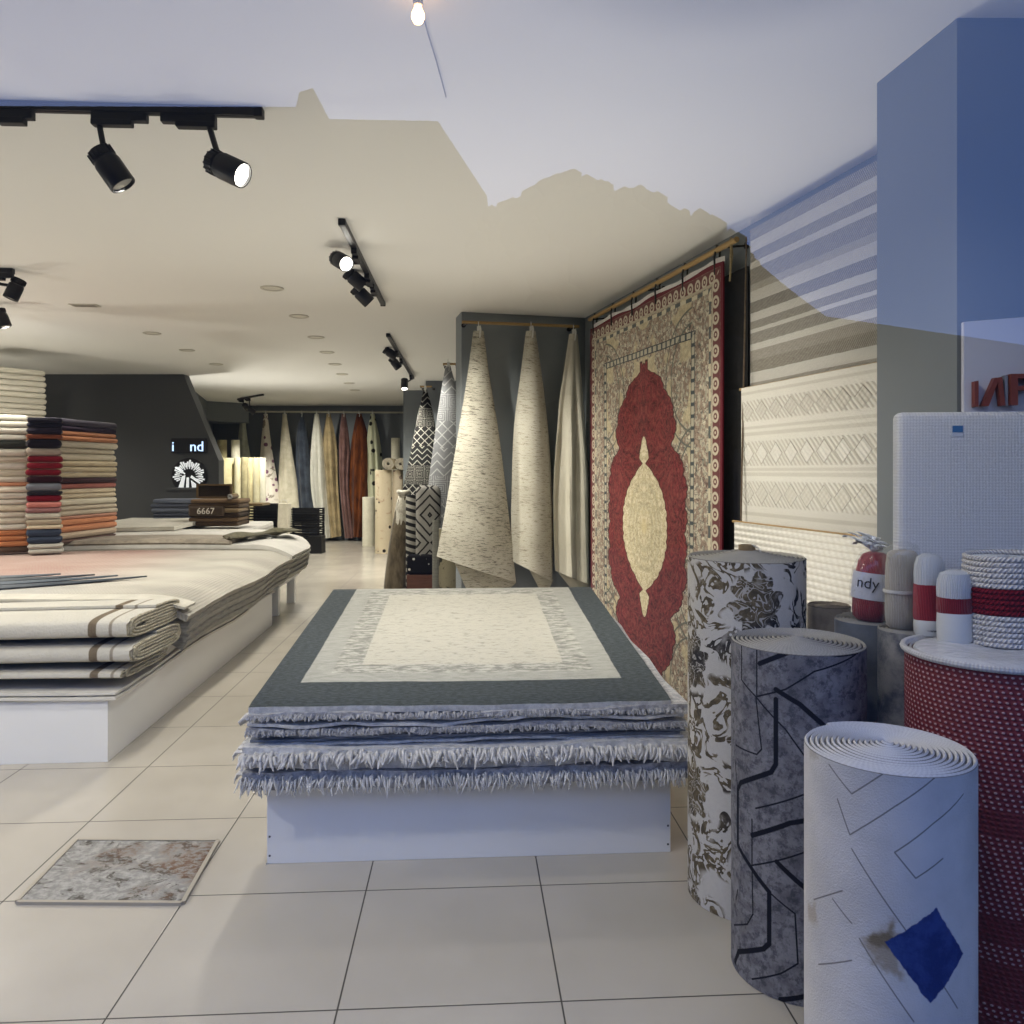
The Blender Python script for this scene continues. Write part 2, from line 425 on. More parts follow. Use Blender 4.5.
# ------------------------------------------------------------------ track lights
WARM = (1.0, .945, .85)
def spot(loc, aim, watts, deg=70, blend=.9, r=.04, col=WARM):
    l = bpy.data.lights.new('spot_beam', 'SPOT'); l.energy = watts; l.spot_size = math.radians(deg); l.spot_blend = blend; l.shadow_soft_size = r; l.color = col
    o = bpy.data.objects.new('spot_beam', l); COL.objects.link(o); o.location = loc
    o.rotation_euler = (Vector(aim)-Vector(loc)).to_track_quat('-Z', 'Y').to_euler(); return o
def track(a, b_, label, name='lighting_track'):
    a, b_ = Vector(a), Vector(b_); d = b_-a; L = d.length
    bm = BM(); box(bm, 0, L, -.018, .018, -.032, 0, bevel=.003)
    box(bm, .02, L-.02, -.006, .006, -.034, -.030)
    o = link(name, bm, M_black, loc=a-Vector((0, 0, .002)), rz=math.atan2(d.y, d.x))
    for x0, x1 in ((-.004, .03), (L-.03, L+.004)):
        bm = BM(); box(bm, x0, x1, -.020, .020, -.036, 0, bevel=.004); link('end_cap', bm, M_blackp, parent=o)
    return tag(o, label, 'track', 'ceiling lighting tracks')
def lamp(base, head, d, label, lit=False, hl=.15, hr=.048, along=(1, 0, 0)):
    """base: where the adapter meets the track; head: middle of the can; d: where it points"""
    base, head, d = Vector(base), Vector(head), Vector(d).normalized(); al = Vector(along).normalized()
    root = empty('track_lamp', base); tag(root, label, 'spotlight', 'black track spotlights')
    ang = math.atan2(al.y, al.x)
    bm = BM(); box(bm, -.10, .10, -.017, .017, -.065, -.033, bevel=.004); box(bm, -.045, .10, -.019, .019, -.082, -.060, bevel=.004)
    o = link('adapter', bm, M_blackp, parent=root); o.rotation_euler = (0, 0, ang)
    h = head-base; piv = al*.075+Vector((0, 0, -.075))
    q = h-d*.02
    bm = BM(); tube(bm, [piv, piv.lerp(q, .5)+Vector((0, 0, -.01)), q], .011, 8); link('stem', bm, M_black, parent=root, smooth=True)
    M = Matrix.Translation(h) @ d.to_track_quat('Z', 'Y').to_matrix().to_4x4()
    bm = BM(); e = hl/2
    lathe(bm, [(0, -e), (hr*.82, -e), (hr*.9, -e+.006), (hr*.9, -e+.035), (hr*.84, -e+.037), (hr*.84, -e+.043), (hr*.93, -e+.045), (hr, -e+.055), (hr, e-.004), (hr*.97, e), (hr*.88, e), (hr*.84, e-.014), (0, e-.016)], 28)
    for k in range(14):                                     # cooling fins
        a = 2*PI*k/14; c, s = math.cos(a), math.sin(a)
        box(bm, hr*.86, hr*.98, -.0025, .0025, -e+.004, -e+.034, M=Matrix.Rotation(a, 4, 'Z'))
    bm.transform(M); link('lamp_head', bm, M_black, parent=root, smooth=True)
    bm = BM(); lathe(bm, [(0, e-.004), (hr*.5, e-.0045), (hr*.84, e-.011), (hr*.84, e-.0135), (0, e-.0138)], 24); bm.transform(M)
    link('lens', bm, M_lamp if lit else M_lampoff, parent=root, smooth=True)
    return head+d*(hl/2+.01)
C = CEIL
TD = Vector((math.cos(GA), math.sin(GA), 0)); LD = Vector((-math.sin(GA), math.cos(GA), 0))
te = Vector((-.935, 2.96, C)); track(te-TD*2.4, te, 'long black lighting track across the ceiling at the top left')
def on_track(o, d, s): return o+d*s
lp = []
pA = te-TD*.52; lp.append(lamp(pA, at(111, 168, 2.90), (.50, .12, -.75), 'black track spotlight pointing down, left of the lit one on the front track', along=-TD*1.0))
pB = te-TD*.27; lp.append(lamp(pB, at(227, 168, 2.90), (.86, -.22, -.45), 'black track spotlight with its lit lens facing right, on the front track', True, along=TD))
bm = BM(); box(bm, -.06, .06, -.017, .017, -.065, -.033, bevel=.004); box(bm, -.065, .03, -.019, .019, -.085, -.060, bevel=.004)
o = link('track_connector', bm, M_blackp, loc=te-TD*.89, rz=GA); tag(o, 'small black connector clipped under the front track, without a lamp', 'connector')
t2 = Vector((-.916, 4.25, C)); track(t2, t2+LD*2.1, 'black lighting track with the bright lamp, in the middle of the ceiling')
lp.append(lamp(t2+LD*.55, at(341, 261, 4.75), (.55, -.62, -.40), 'black track spotlight with a glaring lens on the middle ceiling track', True, along=LD))
lp.append(lamp(t2+LD*1.15, at(355, 279, 5.35), (.65, .25, -.55), 'unlit black track spotlight behind the glaring one', along=LD))
lp.append(lamp(t2+LD*1.45, at(362, 295, 5.6), (.62, .28, -.62), 'lowest black track spotlight on the middle ceiling track', along=LD))
t3 = at(388, 333, 7.79); t3.z = C; track(t3, t3+LD*3.6, 'short-looking black lighting track near the hanging black rug')
lp.append(lamp(t3+LD*1.0, at(390, 353, 8.7), (.7, .2, -.5), 'dark track spotlight first along the far right track', along=LD))
lp.append(lamp(t3+LD*1.6, at(395, 363, 9.2), (.5, .3, -.7), 'dark track spotlight second along the far right track', along=LD))
lp.append(lamp(t3+LD*3.2, at(404.5, 384, 10.8), (.05, -.3, -.9), 'track spotlight with a lit underside at the far end of its track', True, along=LD))
t4 = at(13, 269, 5.3); t4.z = C; track(t4-TD*1.2, t4, 'black lighting track end at the left edge, upper of two')
lp.append(lamp(t4-TD*.10, at(15, 289, 5.35), (-.32, -.15, -.9), 'black track spotlight at the left edge, upper of two', along=-TD))
t4 = at(-6, 304, 6.4); t4.z = C; track(t4-TD*1.2, t4, 'black lighting track end at the left edge, lower of two')
lp.append(lamp(t4-TD*.10, at(2, 318, 6.4), (.3, .1, -.9), 'black track spotlight cut by the left edge, lower of two', along=TD))
t5 = at(238, 399.5, 14.8); t5.z = C; track(t5, t5+Vector((.75, -.9, 0)), 'distant black lighting track near the rear wall')
lp.append(lamp(t5+Vector((.1, -.12, 0)), at(246, 407, 14.6), (.2, .6, -.5), 'distant black spotlight before the rear hanging rugs', along=(.6, -.7, 0)))
lp.append(lamp(t5+Vector((.3, -.36, 0)), at(251, 410, 14.4), (.5, .6, -.5), 'second distant black spotlight before the rear hanging rugs', along=(.6, -.7, 0)))
# recessed downlights, unlit
M_ring = mat('downlight_rim', color='#b9b5a8', rough=.5)
for px, py, lab in ((272, 288, 'recessed ceiling downlight nearest the middle track'), (299, 316, 'recessed downlight first of the row leading to the back'), (316, 337, 'recessed downlight second of the row leading to the back'), (327, 352, 'recessed downlight third of the row leading to the back'), (335, 364, 'recessed downlight fourth of the row leading to the back'), (342, 374, 'recessed downlight fifth of the row leading to the back'), (349, 383, 'recessed downlight sixth of the row leading to the back'), (355, 390, 'recessed downlight last of the row leading to the back'), (152, 333, 'recessed downlight alone in the ceiling above the dark wall'), (187, 350, 'recessed downlight near the dark wall, right of another'), (216, 364, 'recessed downlight near the slanted wall end')):
    Y = (C-H)*F/(HY-py); p = at(px, py, Y); p.z = C
    bm = BM(); lathe(bm, [(.062, 0), (.085, 0), (.085, -.006), (.078, -.009), (.064, -.007), (.060, -.001), (.062, 0)], 28)
    o = link('recessed_downlight', bm, M_ring, smooth=True, loc=p); tag(o, lab, 'downlight', 'recessed ceiling downlights')
    bm = BM(); lathe(bm, [(0, -.001), (.06, -.001), (.06, -.003), (0, -.003)], 24); link('diffuser', bm, mat('diffuser_off', color='#cfcbbd', rough=.4), parent=o)
p = at(85, 305, (C-H)*F/(HY-305)); p.z = C
bm = BM(); box(bm, -.11, .11, -.05, .05, -.008, 0, bevel=.003)
o = link('ceiling_vent', bm, M_ring, loc=p, rz=GA); tag(o, 'small slotted vent in the ceiling near the left lamps', 'vent')
bm = BM()
for k in range(4): box(bm, -.09, .09, -.036+k*.02, -.030+k*.02, -.011, -.007)
link('slats', bm, mat('vent_dark', color='#8f8b80', rough=.6), parent=o)
# reflection of a hanging light and its wire, modelled on the ceiling
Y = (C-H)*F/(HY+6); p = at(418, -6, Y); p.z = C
bl_ = empty('bulb_reflection', p); tag(bl_, 'reflection of a small glowing light in the glass, modelled on the ceiling', 'bulb_reflection')
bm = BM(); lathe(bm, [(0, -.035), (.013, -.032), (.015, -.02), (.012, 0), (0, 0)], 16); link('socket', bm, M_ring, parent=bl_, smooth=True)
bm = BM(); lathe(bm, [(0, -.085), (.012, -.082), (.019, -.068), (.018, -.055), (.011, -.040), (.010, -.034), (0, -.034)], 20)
link('reflected_bulb', bm, mat('bulb_glow', color='#ffd9a0', emit=((1, .55, .22), 9.)), parent=bl_, smooth=True)
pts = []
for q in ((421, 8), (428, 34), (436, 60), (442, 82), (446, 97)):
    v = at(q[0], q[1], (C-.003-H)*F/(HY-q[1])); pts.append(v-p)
bm = BM(); tube(bm, [Vector((0, 0, -.003))]+pts, .0022, 6); link('reflected_wire', bm, mat('cable_grey', color='#9a98a0'), parent=bl_)
# the beams
PW_ = 2.7
def sp(l, aim, w_, deg=80, **k): return spot(l, aim, w_*PW_, deg, **k)
sp(lp[1], (.7, 4.6, .9), 27, 80); sp(te-TD*.5+Vector((0, 0, -.2)), (-.35, 3.55, .6), 40, 46); sp(lp[0], (-2.7, 4.1, .5), 26, 78)
sp(lp[2], (1.6, 3.7, .85), 70, 58)
sp(lp[3], (.9, 6.0, 1.2), 21, 75); sp(lp[4], (.0, 6.6, 1.2), 50, 80)
sp(lp[5], (-.3, 10.2, .6), 36, 80); sp(lp[6], (-.9, 10.8, .6), 40, 80); sp(lp[7], (-2.3, 12.6, 0), 110, 110)
sp(lp[8], (-3.4, 5.1, .5), 34, 110); sp(lp[9], (-4.9, 7.9, 1.9), 70, 85)
sp(lp[10], (-5.3, 15.6, 1.0), 110, 62); sp(lp[11], (-3.4, 16.4, .9), 70, 85)
# added unseen floods, not lamps of the tracks: wide, straight down, to fill the room
for q, w_ in (((-5.4, 2.6), 80), ((-1.6, 6.0), 80), ((-4.8, 6.6), 45), ((.35, 1.7), 12), ((-1.3, 1.8), 12), ((-2.9, 1.5), 58), ((-5.2, 4.6), 60), ((-6.8, 6.0), 110), ((-6.8, 9.4), 70), ((-2.05, 9.2), 70), ((-1.9, 11.5), 70), ((-3.6, 13.6), 90), ((-.4, 4.6), 18)):
    sp((q[0], q[1], 2.62), (q[0], q[1]+.01, 0), w_, 155, blend=.6, r=.06)

# added unseen uplights that brighten the ceiling: in the window, behind rolls and beds
for l, aim, w_, deg in (((-.5, 1.35, .15), (-.6, 2.3, 2.8), 12, 120), ((-.2, 5.25, .25), (-.55, 4.1, 2.8), 62, 100), ((.93, 3.15, .3), (.5, 3.6, 2.8), 45, 110), ((-5.2, 3.0, .9), (-3.8, 4.2, 2.8), 85, 140), ((-6.4, 6.6, 1.0), (-5.2, 7.0, 2.8), 130, 155), ((-4.35, 11.7, .4), (-3.7, 10.6, 2.8), 190, 140)):
    spot(l, aim, w_, deg, blend=.9, r=.08)
# ------------------------------------------------------------------ the rug pile in the middle of the shop
P_ang = math.atan2(.091, 1.495)
plat = empty('display_platform', (-.898, 2.895, 0), P_ang)
tag(plat, 'low white box platform under the fringed rug pile in the middle', 'platform')
PW, PD, PH = 1.50, 1.85, .292
for nm, a in (('front_panel', (0, PW, 0, .018, 0, PH)), ('top_panel', (.0, PW, .018, PD, PH-.018, PH)), ('side_panel', (0, .018, .018, PD, 0, PH-.018)), ('side_panel', (PW-.018, PW, .018, PD, 0, PH-.018))):
    bm = BM(); box(bm, *a, bevel=.0015)
    if nm == 'front_panel':
        for q in ((.012, .03), (.012, .11), (PW-.012, .03), (PW-.012, .11)):
            lathe(bm, [(0, 0), (.004, 0), (.004, .003), (0, .003)], 10); 
    o = link(nm, bm, M_white, parent=plat)
bm = BM()
for q in ((.01, .03), (.01, .10), (PW-.01, .03), (PW-.01, .10)):
    tube(bm, [(q[0], .002, q[1]), (q[0], -.002, q[1])], .004, 10)
link('screw', bm, mat('screw_dark', color='#4c4c52', rough=.4), parent=plat)['kind'] = 'stuff'

def distress(b, c, k=.5, sc=1.):
    x, y, z = b.xyz(); n = b.noise(b.vec(x*14*sc, y*70*sc, 0.), 1, 4, .7); n2 = b.noise(b.vec(x*3, y*3, 0.), 2, 4, .6)
    return b.scale_col(c, 1.-k*b.ss(n*.6+n2*.4, .48, .66)*.5)
RW2, RL = 1.545, 2.16
def top_rug(b):
    x, y, z = b.xyz()
    ex = b.mn(x, RW2-x); yy = b.mn(y, RL-y)
    wob = (b.noise(b.coord('Object'), 9, 3)-.5)*.012
    d1 = b.mn(ex-.135, (yy-.24)*.9)+wob; d2 = b.mn(ex-.235, (yy-.345))+wob; d3 = b.mn(ex-.345, yy-.45)+wob
    n = b.noise(b.vec(x*9, y*26, 0.), 1.6, 5, .75)
    n3 = b.noise(b.vec(x*40, y*90, 0.), 1.0, 3, .6)
    dark = b.mix(b.ss(n3, .35, .7), '#2c3436', '#464e50')
    c = b.mix(b.ss(d1, 0, .006), dark, b.mix(b.ss(n, .4, .65), '#a9a9a2', '#96978f'))
    c = b.mix(b.ss(d2, 0, .006), c, b.mix(b.ss(n, .42, .58), '#bab9b0', '#83847d'))
    c = b.mix(b.ss(d3, 0, .006), c, b.mix(b.ss(n*.65+n3*.35, .50, .66), '#bdbaae', '#85857d'))
    return c, n3+b.noise(b.coord('Object'), 300, 2)*.5
M_toprug = mat('bordered_rug_pile', top_rug, rough=.9, spec=.12, bstr=.35, bdist=.004, sheen=.1)
def layer(name, c1, c2, sc=40): return fuzzy(name, c1, c2, sc, .6, bdist=.006, fine=190)
M_shag_grey = layer('shag_grey', '#b9b9bb', '#8d8e93'); M_shag_white = layer('shag_white', '#d3d3d2', '#b3b4b6'); M_flat_blue = fuzzy('flat_weave_grey', '#6d7482', '#8b919c', 20, .3, stretch=(1, 1, 14))
M_dark_edge = fuzzy('flat_weave_dark', '#4f5358', '#6a6d72', 20, .3); M_fringe = fuzzy('fringe_yarn', '#d8d6d2', '#b9b8b8', 60, .3)
pile_list = [  # label, x0, x1, y0, z, thick, material, wave
 ('lowest long fringed rug of the middle pile, fringe over the platform edge', -.07, 1.555, -.075, .362, .062, M_shag_grey, .004),
 ('second fringed rug from below in the middle pile, shaggy front edge', -.075, 1.56, -.075, .442, .072, M_shag_white, .006),
 ('thin pale rug directly above the two fringed rugs in the middle pile', -.05, 1.545, -.035, .455, .009, M_shag_white, .004),
 ('flat blue-grey woven rug low in the middle pile', -.05, 1.535, -.025, .466, .009, M_flat_blue, .003),
 ('second flat blue-grey woven rug in the middle pile, above a similar one', -.045, 1.54, -.030, .477, .009, M_flat_blue, .003),
 ('dark grey flat rug under the tufted grey edge in the middle pile', -.045, 1.545, -.03, .488, .009, M_dark_edge, .004),
 ('thick grey rug with tufted edge halfway up the middle pile', -.06, 1.55, -.055, .510, .020, M_shag_grey, .007),
 ('dark grey rug in the shadowed gap of the middle pile', -.05, 1.52, -.005, .520, .008, M_dark_edge, .006),
 ('thin pale ragged-edged rug in the upper half of the middle pile', -.055, 1.54, -.055, .533, .011, M_shag_white, .010),
 ('flat slate rug third from the top of the middle pile', -.05, 1.54, -.010, .542, .007, M_flat_blue, .006),
 ('grey rug with soft rounded edge second from the top of the middle pile', -.055, 1.55, -.055, .562, .017, M_shag_grey, .008),
]
def rugslab(root, x0, x1, y0, y1, zf, thick, m, wave, k=.17, seed=0, nu=70, nv=12, mi=None, name='pile'):
    rg = random.Random(seed); ph = [rg.uniform(0, 6) for _ in range(6)]
    W = x1-x0; L = y1-y0
    def f(u, v):
        x = x0+W*u; y = y0+L*v
        e = wave*(math.sin(u*7+ph[0])+.6*math.sin(u*17+ph[1])+.3*math.sin(u*41+ph[2]))
        if v == 0: y += .006*math.sin(u*23+ph[3])+.003*math.sin(u*77+ph[4])
        if u in (0, 1): x += .008*math.sin(v*19+ph[5])
        return (x, y, zf+(zf-.30)*k*max(0, v-.02)*1.9*(1 if zf > .45 else .6)+e*(1-v)**3)
    return link(name, sheet(f, nu, nv, thick), m, parent=root, smooth=True)
def tassels(root, xs, y, z, m, drop=(.05, .09), out=.035, r=.0022, seed=1, rot=0):
    rg = random.Random(seed); bm = BM()
    for x in xs:
        dx = rg.uniform(-.02, .02); L = rg.uniform(*drop); o_ = out*rg.uniform(.4, 1.3); zz = z+rg.uniform(-.012, .012)
        p = [(x, y+.012, zz), (x+dx*.3, y-o_*.7, zz+rg.uniform(-.002, .012)), (x+dx*.7, y-o_, zz-L*.35), (x+dx*1.3, y-o_*rg.uniform(.7, 1.2), zz-L)]
        if rot: p = [(rot[0]+(y-q[1])*-rot[1]*-1, q[0], q[2]) for q in p]
        tube(bm, p, [r*1.5, r*1.6, r*1.3, r*.6], 4, cap=False)
    o = link('fringe', bm, m, parent=root, smooth='all'); o['kind'] = 'stuff'; return o
base = plat.matrix_basis.copy()
for i, (lab, x0, x1, y0, z, th, m, wv) in enumerate(pile_list):
    root = empty('rug', (-.898, 2.895, 0), P_ang); tag(root, lab, 'rug', 'rugs piled on the middle platform')
    rugslab(root, x0, x1, y0, 1.86, z, th, m, wv, seed=i+3)
    if i < 2:
        n = 420
        tassels(root, [x0+(x1-x0)*(k+R_.random())/n for k in range(n)], y0, z-(.030 if i == 0 else .022), M_fringe, drop=((.022, .045) if i == 0 else (.012, .034)), out=.028 if i == 0 else .040, seed=i+5, r=(.0026 if i == 0 else .0042))
        bm = BM(); rg = random.Random(40+i)                                  # short fringe along both sides near the corner
        for sx, xe in ((-1, x0), (1, x1)):
            for k in range(60):
                yy = y0+rg.random()*.5; L = rg.uniform(.01, .03)
                tube(bm, [(xe-sx*.01, yy, z-.01), (xe+sx*.02, yy-.004, z-.008), (xe+sx*.028, yy-.012, z-.01-L)], [.004, .004, .0016], 4, cap=False)
        link('side_fringe', bm, M_fringe, parent=root, smooth='all')['kind'] = 'stuff'
    elif th > .014:                                                           # tufted pile edge
        bm = BM(); rg = random.Random(70+i)
        for k in range(420):
            x = x0+(x1-x0)*rg.random(); L = rg.uniform(.008, .016)
            zz = z-th*rg.uniform(.1, .8)
            tube(bm, [(x, y0+.01, zz), (x+rg.uniform(-.006, .006), y0-L*.8, zz-.002), (x+rg.uniform(-.008, .008), y0-L, zz-.010)], [.005, .0045, .0015], 4, cap=False)
        link('tufted_edge', bm, m, parent=root, smooth='all')['kind'] = 'stuff'
root = empty('rug', (-.898, 2.895, 0), P_ang); tag(root, 'top rug of the middle pile, cream centre with grey borders', 'rug', 'rugs piled on the middle platform')
rg = random.Random(5)
def ftop(u, v):
    x = RW2*u; y = RL*v; e = .003*math.sin(u*6+1)
    z = .026+.0*y+(.145*(y/1.86) if y < 1.9 else .148-(y-1.9)*1.2) if True else 0
    if v == 0: z -= .004; y += .004*math.sin(u*31)
    return (x, y, z+e*(1-v))
o = link('pile', sheet(ftop, 60, 44, .024, rim_mi=1), [M_toprug, M_shag_white], parent=root, smooth=True); o.location = (-.055, -.045, .563)
bm = BM()                                                                    # white corner fringe showing at the left
for (yy, zz, L) in ((.12, .50, .075), (.02, .535, .05)):
    for k in range(5):
        tube(bm, [(-.05, yy+k*.012, zz), (-.05-L*.5, yy-.01+k*.010, zz+.006-k*.002), (-.05-L, yy-.03+k*.004, zz-.012-k*.003)], [.006, .011, .003], 5)
link('corner_fringe', bm, M_fringe, parent=root, smooth='all')

# ------------------------------------------------------------------ the two white beds with rug layers on the left
B1A = math.radians(4.0); B1 = (-2.0, 3.909, 0)
def platform(loc, rz, W, D, z0, z1, lab, legs=False):
    p = empty('display_platform', loc, rz); tag(p, lab, 'platform')
    parts = (('front_panel', (-W, 0, 0, .018, z0, z1)), ('top_panel', (-W, 0, .018, D, z1-.018, z1)), ('side_panel', (-.018, 0, .018, D, z0, z1-.018)), ('side_panel', (-W, -W+.018, .018, D, z0, z1-.018)))
    for nm, a in parts: bm = BM(); box(bm, *a, bevel=.0015); link(nm, bm, M_white, parent=p)
    if legs:
        for lx in (-.10, -W+.02):
            for ly in (.05, D-.13):
                bm = BM(); box(bm, lx, lx+.08, ly, ly+.08, 0, z0); link('leg', bm, M_white, parent=p)
    return p
platform(B1, B1A, 2.9, 3.49, 0, .307, 'long low white platform on the left carrying folded quilts at its near end')
B2 = (-2.30, 7.80, 0)
platform(B2, B1A, 2.6, .95, .285, .345, 'white platform on legs behind the long low one on the left', legs=True)
def quilt_fn(b):
    x, y, z = b.xyz(); st = b.band(x, -.085, -.045)+b.band(x, .015, .03)*.7+b.band(x, -1.02, -.94)*.8
    bump = b.noise(b.coord('Object'), 70, 3)*2.2
    c = b.mix(b.noise(b.coord('Object'), 5, 4), '#b5b2a9', '#c4c1b8')
    return b.mix(st, c, '#6d6252'), bump
M_quilt = mat('cream_quilt', quilt_fn, rough=.95, spec=.1, bstr=.5, bdist=.005)
M_scallop = fuzzy('scalloped_edge', '#b8b29f', '#8e8873', 90, .7, fine=90)
def folded_quilt(lab, y0, y1, z0, z1, x1, turns, seed):
    """a quilt folded over and over: a flattened spiral seen from its right end, carried along x"""
    root = empty('quilt', B1, B1A); tag(root, lab, 'quilt', 'quilts folded on the left platform')
    cy, cz = (y0+y1)/2, (z0+z1)/2; hy, hz = (y1-y0)/2, (z1-z0)/2; t = hz/(turns+.5)
    n = int(turns*36); rg = random.Random(seed); xs = [-2.85, -2, -1.2, -.6, -.2, 0, x1-.015, x1]
    def sp(i, k):
        a = -PI/2-2*PI*(n-i)/36+PI; s = (i+14)/(n+14); c, q = math.cos(a), math.sin(a)
        ry = max(hy-(1-s)*hz*1.05, .03); rz_ = max(hz*s, .004)
        e = 2.6+1.6*s
        yy = math.copysign(abs(c)**(2/e), c)*ry; zz = math.copysign(abs(q)**(2/e), q)*rz_
        f = 1-k*t*.86/max(math.hypot(yy*hz/hy, zz), .01)
        return yy*max(f, .05), zz*max(f, .05)
    bm = BM(); rows = []
    for i in range(n+1):
        (ya, za), (yb, zb) = sp(i, 0), sp(i, 1)
        sc = .004*math.sin(i*1.9+seed)+.003*math.sin(i*.9)
        def P(x, yy, zz): return bm.verts.new((x+(sc if x > x1-.02 else 0)+(.06*max(0, cy+yy-y0) if x > 0 else 0), cy+yy, cz+zz+.006*math.sin(x*2.1+seed)))
        rows.append(([P(x, ya, za) for x in xs], [P(x, yb, zb) for x in xs]))
    for (a, b_), (c, d) in zip(rows, rows[1:]):
        for k in range(len(xs)-1):
            bm.faces.new((a[k], a[k+1], c[k+1], c[k])); bm.faces.new((b_[k], d[k], d[k+1], b_[k+1]))
        f = bm.faces.new((a[-1], b_[-1], d[-1], c[-1])); f.material_index = 1
        bm.faces.new((a[0], c[0], d[0], b_[0]))
    for a, b_ in (rows[0], rows[-1]):
        for k in range(len(xs)-1): bm.faces.new((a[k], a[k+1], b_[k+1], b_[k]))
    link('cover', bm, [M_quilt, M_scallop], parent=root, smooth=True)
    pts = []                                             # the scalloped hem along the spiral edge
    for i in range(0, n+1):
        y_, z_ = sp(i, .5); pts.append((x1+.004+.06*max(0, cy+y_-y0), cy+y_, cz+z_+.006*math.sin(x1*2.1+seed)))
    bm = BM(); tube(bm, pts, [t*.45*(.85+.25*abs(math.sin(i*1.3+seed))) for i in range(n+1)], 7)
    link('hem', bm, M_scallop, parent=root, smooth='all')
folded_quilt('thick cream quilt with a brown stripe, top of the three folded at the near left', -.04, .62, .588, .722, .10, 3.6, 1)
folded_quilt('cream quilt with brown stripe, middle of the three folded at the near left', -.03, .60, .466, .586, .11, 3.2, 2)
folded_quilt('flatter cream quilt, lowest of the three folded at the near left', -.02, .55, .392, .464, .06, 1.8, 3)
M_sheetw = fuzzy('plain_white_cotton', '#c2c0b9', '#cecbc4', 6, .15)
M_cream = fuzzy('cream_cotton', '#b3afa3', '#c1bdb1', 8, .4, fine=120)
M_cream2 = fuzzy('streaked_cream_edge', '#aaa79a', '#8b887d', 9, .4, stretch=(1.5, 1.5, 40))
M_taupe = fuzzy('taupe_wool', '#7f776a', '#968d7e', 12, .4)
M_olive = fuzzy('olive_plaid', '#4d4a3a', '#6a654f', 40, .4)
M_greyedge = fuzzy('grey_streaked_cotton', '#a09d92', '#6f6d66', 9, .4, stretch=(1.5, 1.5, 40))
def mottled(b):
    x, y, z = b.xyz(); n = b.noise(b.vec(x*1.0, y*1.6, 0.), 1.1, 3, .5); w_ = b.sin((x+y)*150)*b.sin((x-y)*150)
    c = b.mix(b.ss(n, .35, .65), '#b4b0a6', '#a09d94')
    pk = b.ss(x*-1, .25, 1.2)*b.ss(y, 1.0, 1.6)
    c = b.mix(pk*(.32+b.ss(b.sin((x+y)*70)*b.sin((x-y)*70)+n-.5, -.2, .5)*.45), c, '#99675e')
    bl = b.ss(x*-1, .35, .9)*(1-b.ss(y, 1.3, 1.9))
    return b.mix(bl*.25, c, '#8e939c'), w_+n
M_mottle = mat('braided_mottled_rug', mottled, rough=.95, spec=.1, bstr=.7, bdist=.005)
_PH = random.Random(77); _PHS = [_PH.uniform(0, 6) for _ in range(5)]
def bed_layer(name, loc, rz, lab, x0, x1, y0, y1, z, th, m, droop, over, seed, cat='rug', grp='rugs layered on the left platforms', nu=34, nv=22, lift=.0, front_droop=0., cut=None):
    rg = random.Random(seed); ph = _PHS if grp.startswith('rugs layered') else [rg.uniform(0, 6) for _ in range(5)]
    def f(u, v):
        x = x0+(x1-x0)*(u**.55 if x1 > 0 else u); ye = y1
        if cut: k_ = min(1, max(0, (x-cut[0])/.10)); k_ = k_*k_*(3-2*k_); ye = y1+(cut[1]-y1)*k_-.35*max(0, x/.2)**2
        y = y0+(ye-y0)*v
        z_ = z+.006*math.sin(x*3+ph[0])+.005*math.sin(y*4+ph[1])
        t = max(0, x-(x1-over))/over if over else 0
        z_ -= droop*t*t
        if front_droop: z_ -= front_droop*max(0, 1-(v*(y1-y0))/.08)**2
        x += .015*math.sin(y*3.1+ph[2])*t+.003*math.sin(y*17+seed)*t
        return (x, y, z_+lift*v)
    root = link(name, sheet(f, nu, nv, th), m, smooth=True, loc=loc, rz=rz)
    return tag(root, lab, cat, grp)
for k, (lab, x1, z, th, m, dr, ov, y0, y1) in enumerate((
    ('thin white sheet lying lowest on the left platform', .035, .328, .014, M_sheetw, .0, .02, -.025, 3.45),
    ('second thin white sheet on the left platform, under the quilts', .03, .350, .014, M_sheetw, .0, .02, -.015, 3.42),
    ('white rug flush with the platform edge behind the quilts', .012, .415, .058, M_sheetw, .0, .05, .66, 3.42),
    ('pale rug low in the left pile behind the quilts', .05, .480, .058, M_sheetw, .02, .10, .66, 3.42),
    ('grey-edged rug hanging lowest over the aisle side of the left pile', .165, .538, .052, M_greyedge, .085, .24, .66, 3.40),
    ('streaked grey rug second of those hanging over the aisle side', .180, .586, .047, M_greyedge, .085, .26, .65, 3.40),
    ('cream rug third of those hanging over the aisle side', .190, .632, .045, M_cream2, .085, .27, .64, 3.40),
    ('cream rug just under the mottled one on the left pile', .200, .674, .041, M_greyedge, .085, .28, .64, 3.40),
    ('large braided rug mottled pink and cream, top of the left pile', .210, .712, .037, M_mottle, .085, .29, .55, 3.40))):
    bed_layer('rug' if k > 1 else 'cotton_sheet', B1, B1A, lab, -2.85, x1, y0, y1, z, th, m, dr, ov, k+11, cat='rug' if k > 1 else 'sheet')
# two thin cream covers whose hems cross the right end of the quilts
bed_layer('rug', B1, B1A, 'cream cover with a scalloped hem, spread just behind the top quilt', -2.8, .205, .50, .70, .734, .014, M_cream, .05, .3, 33)
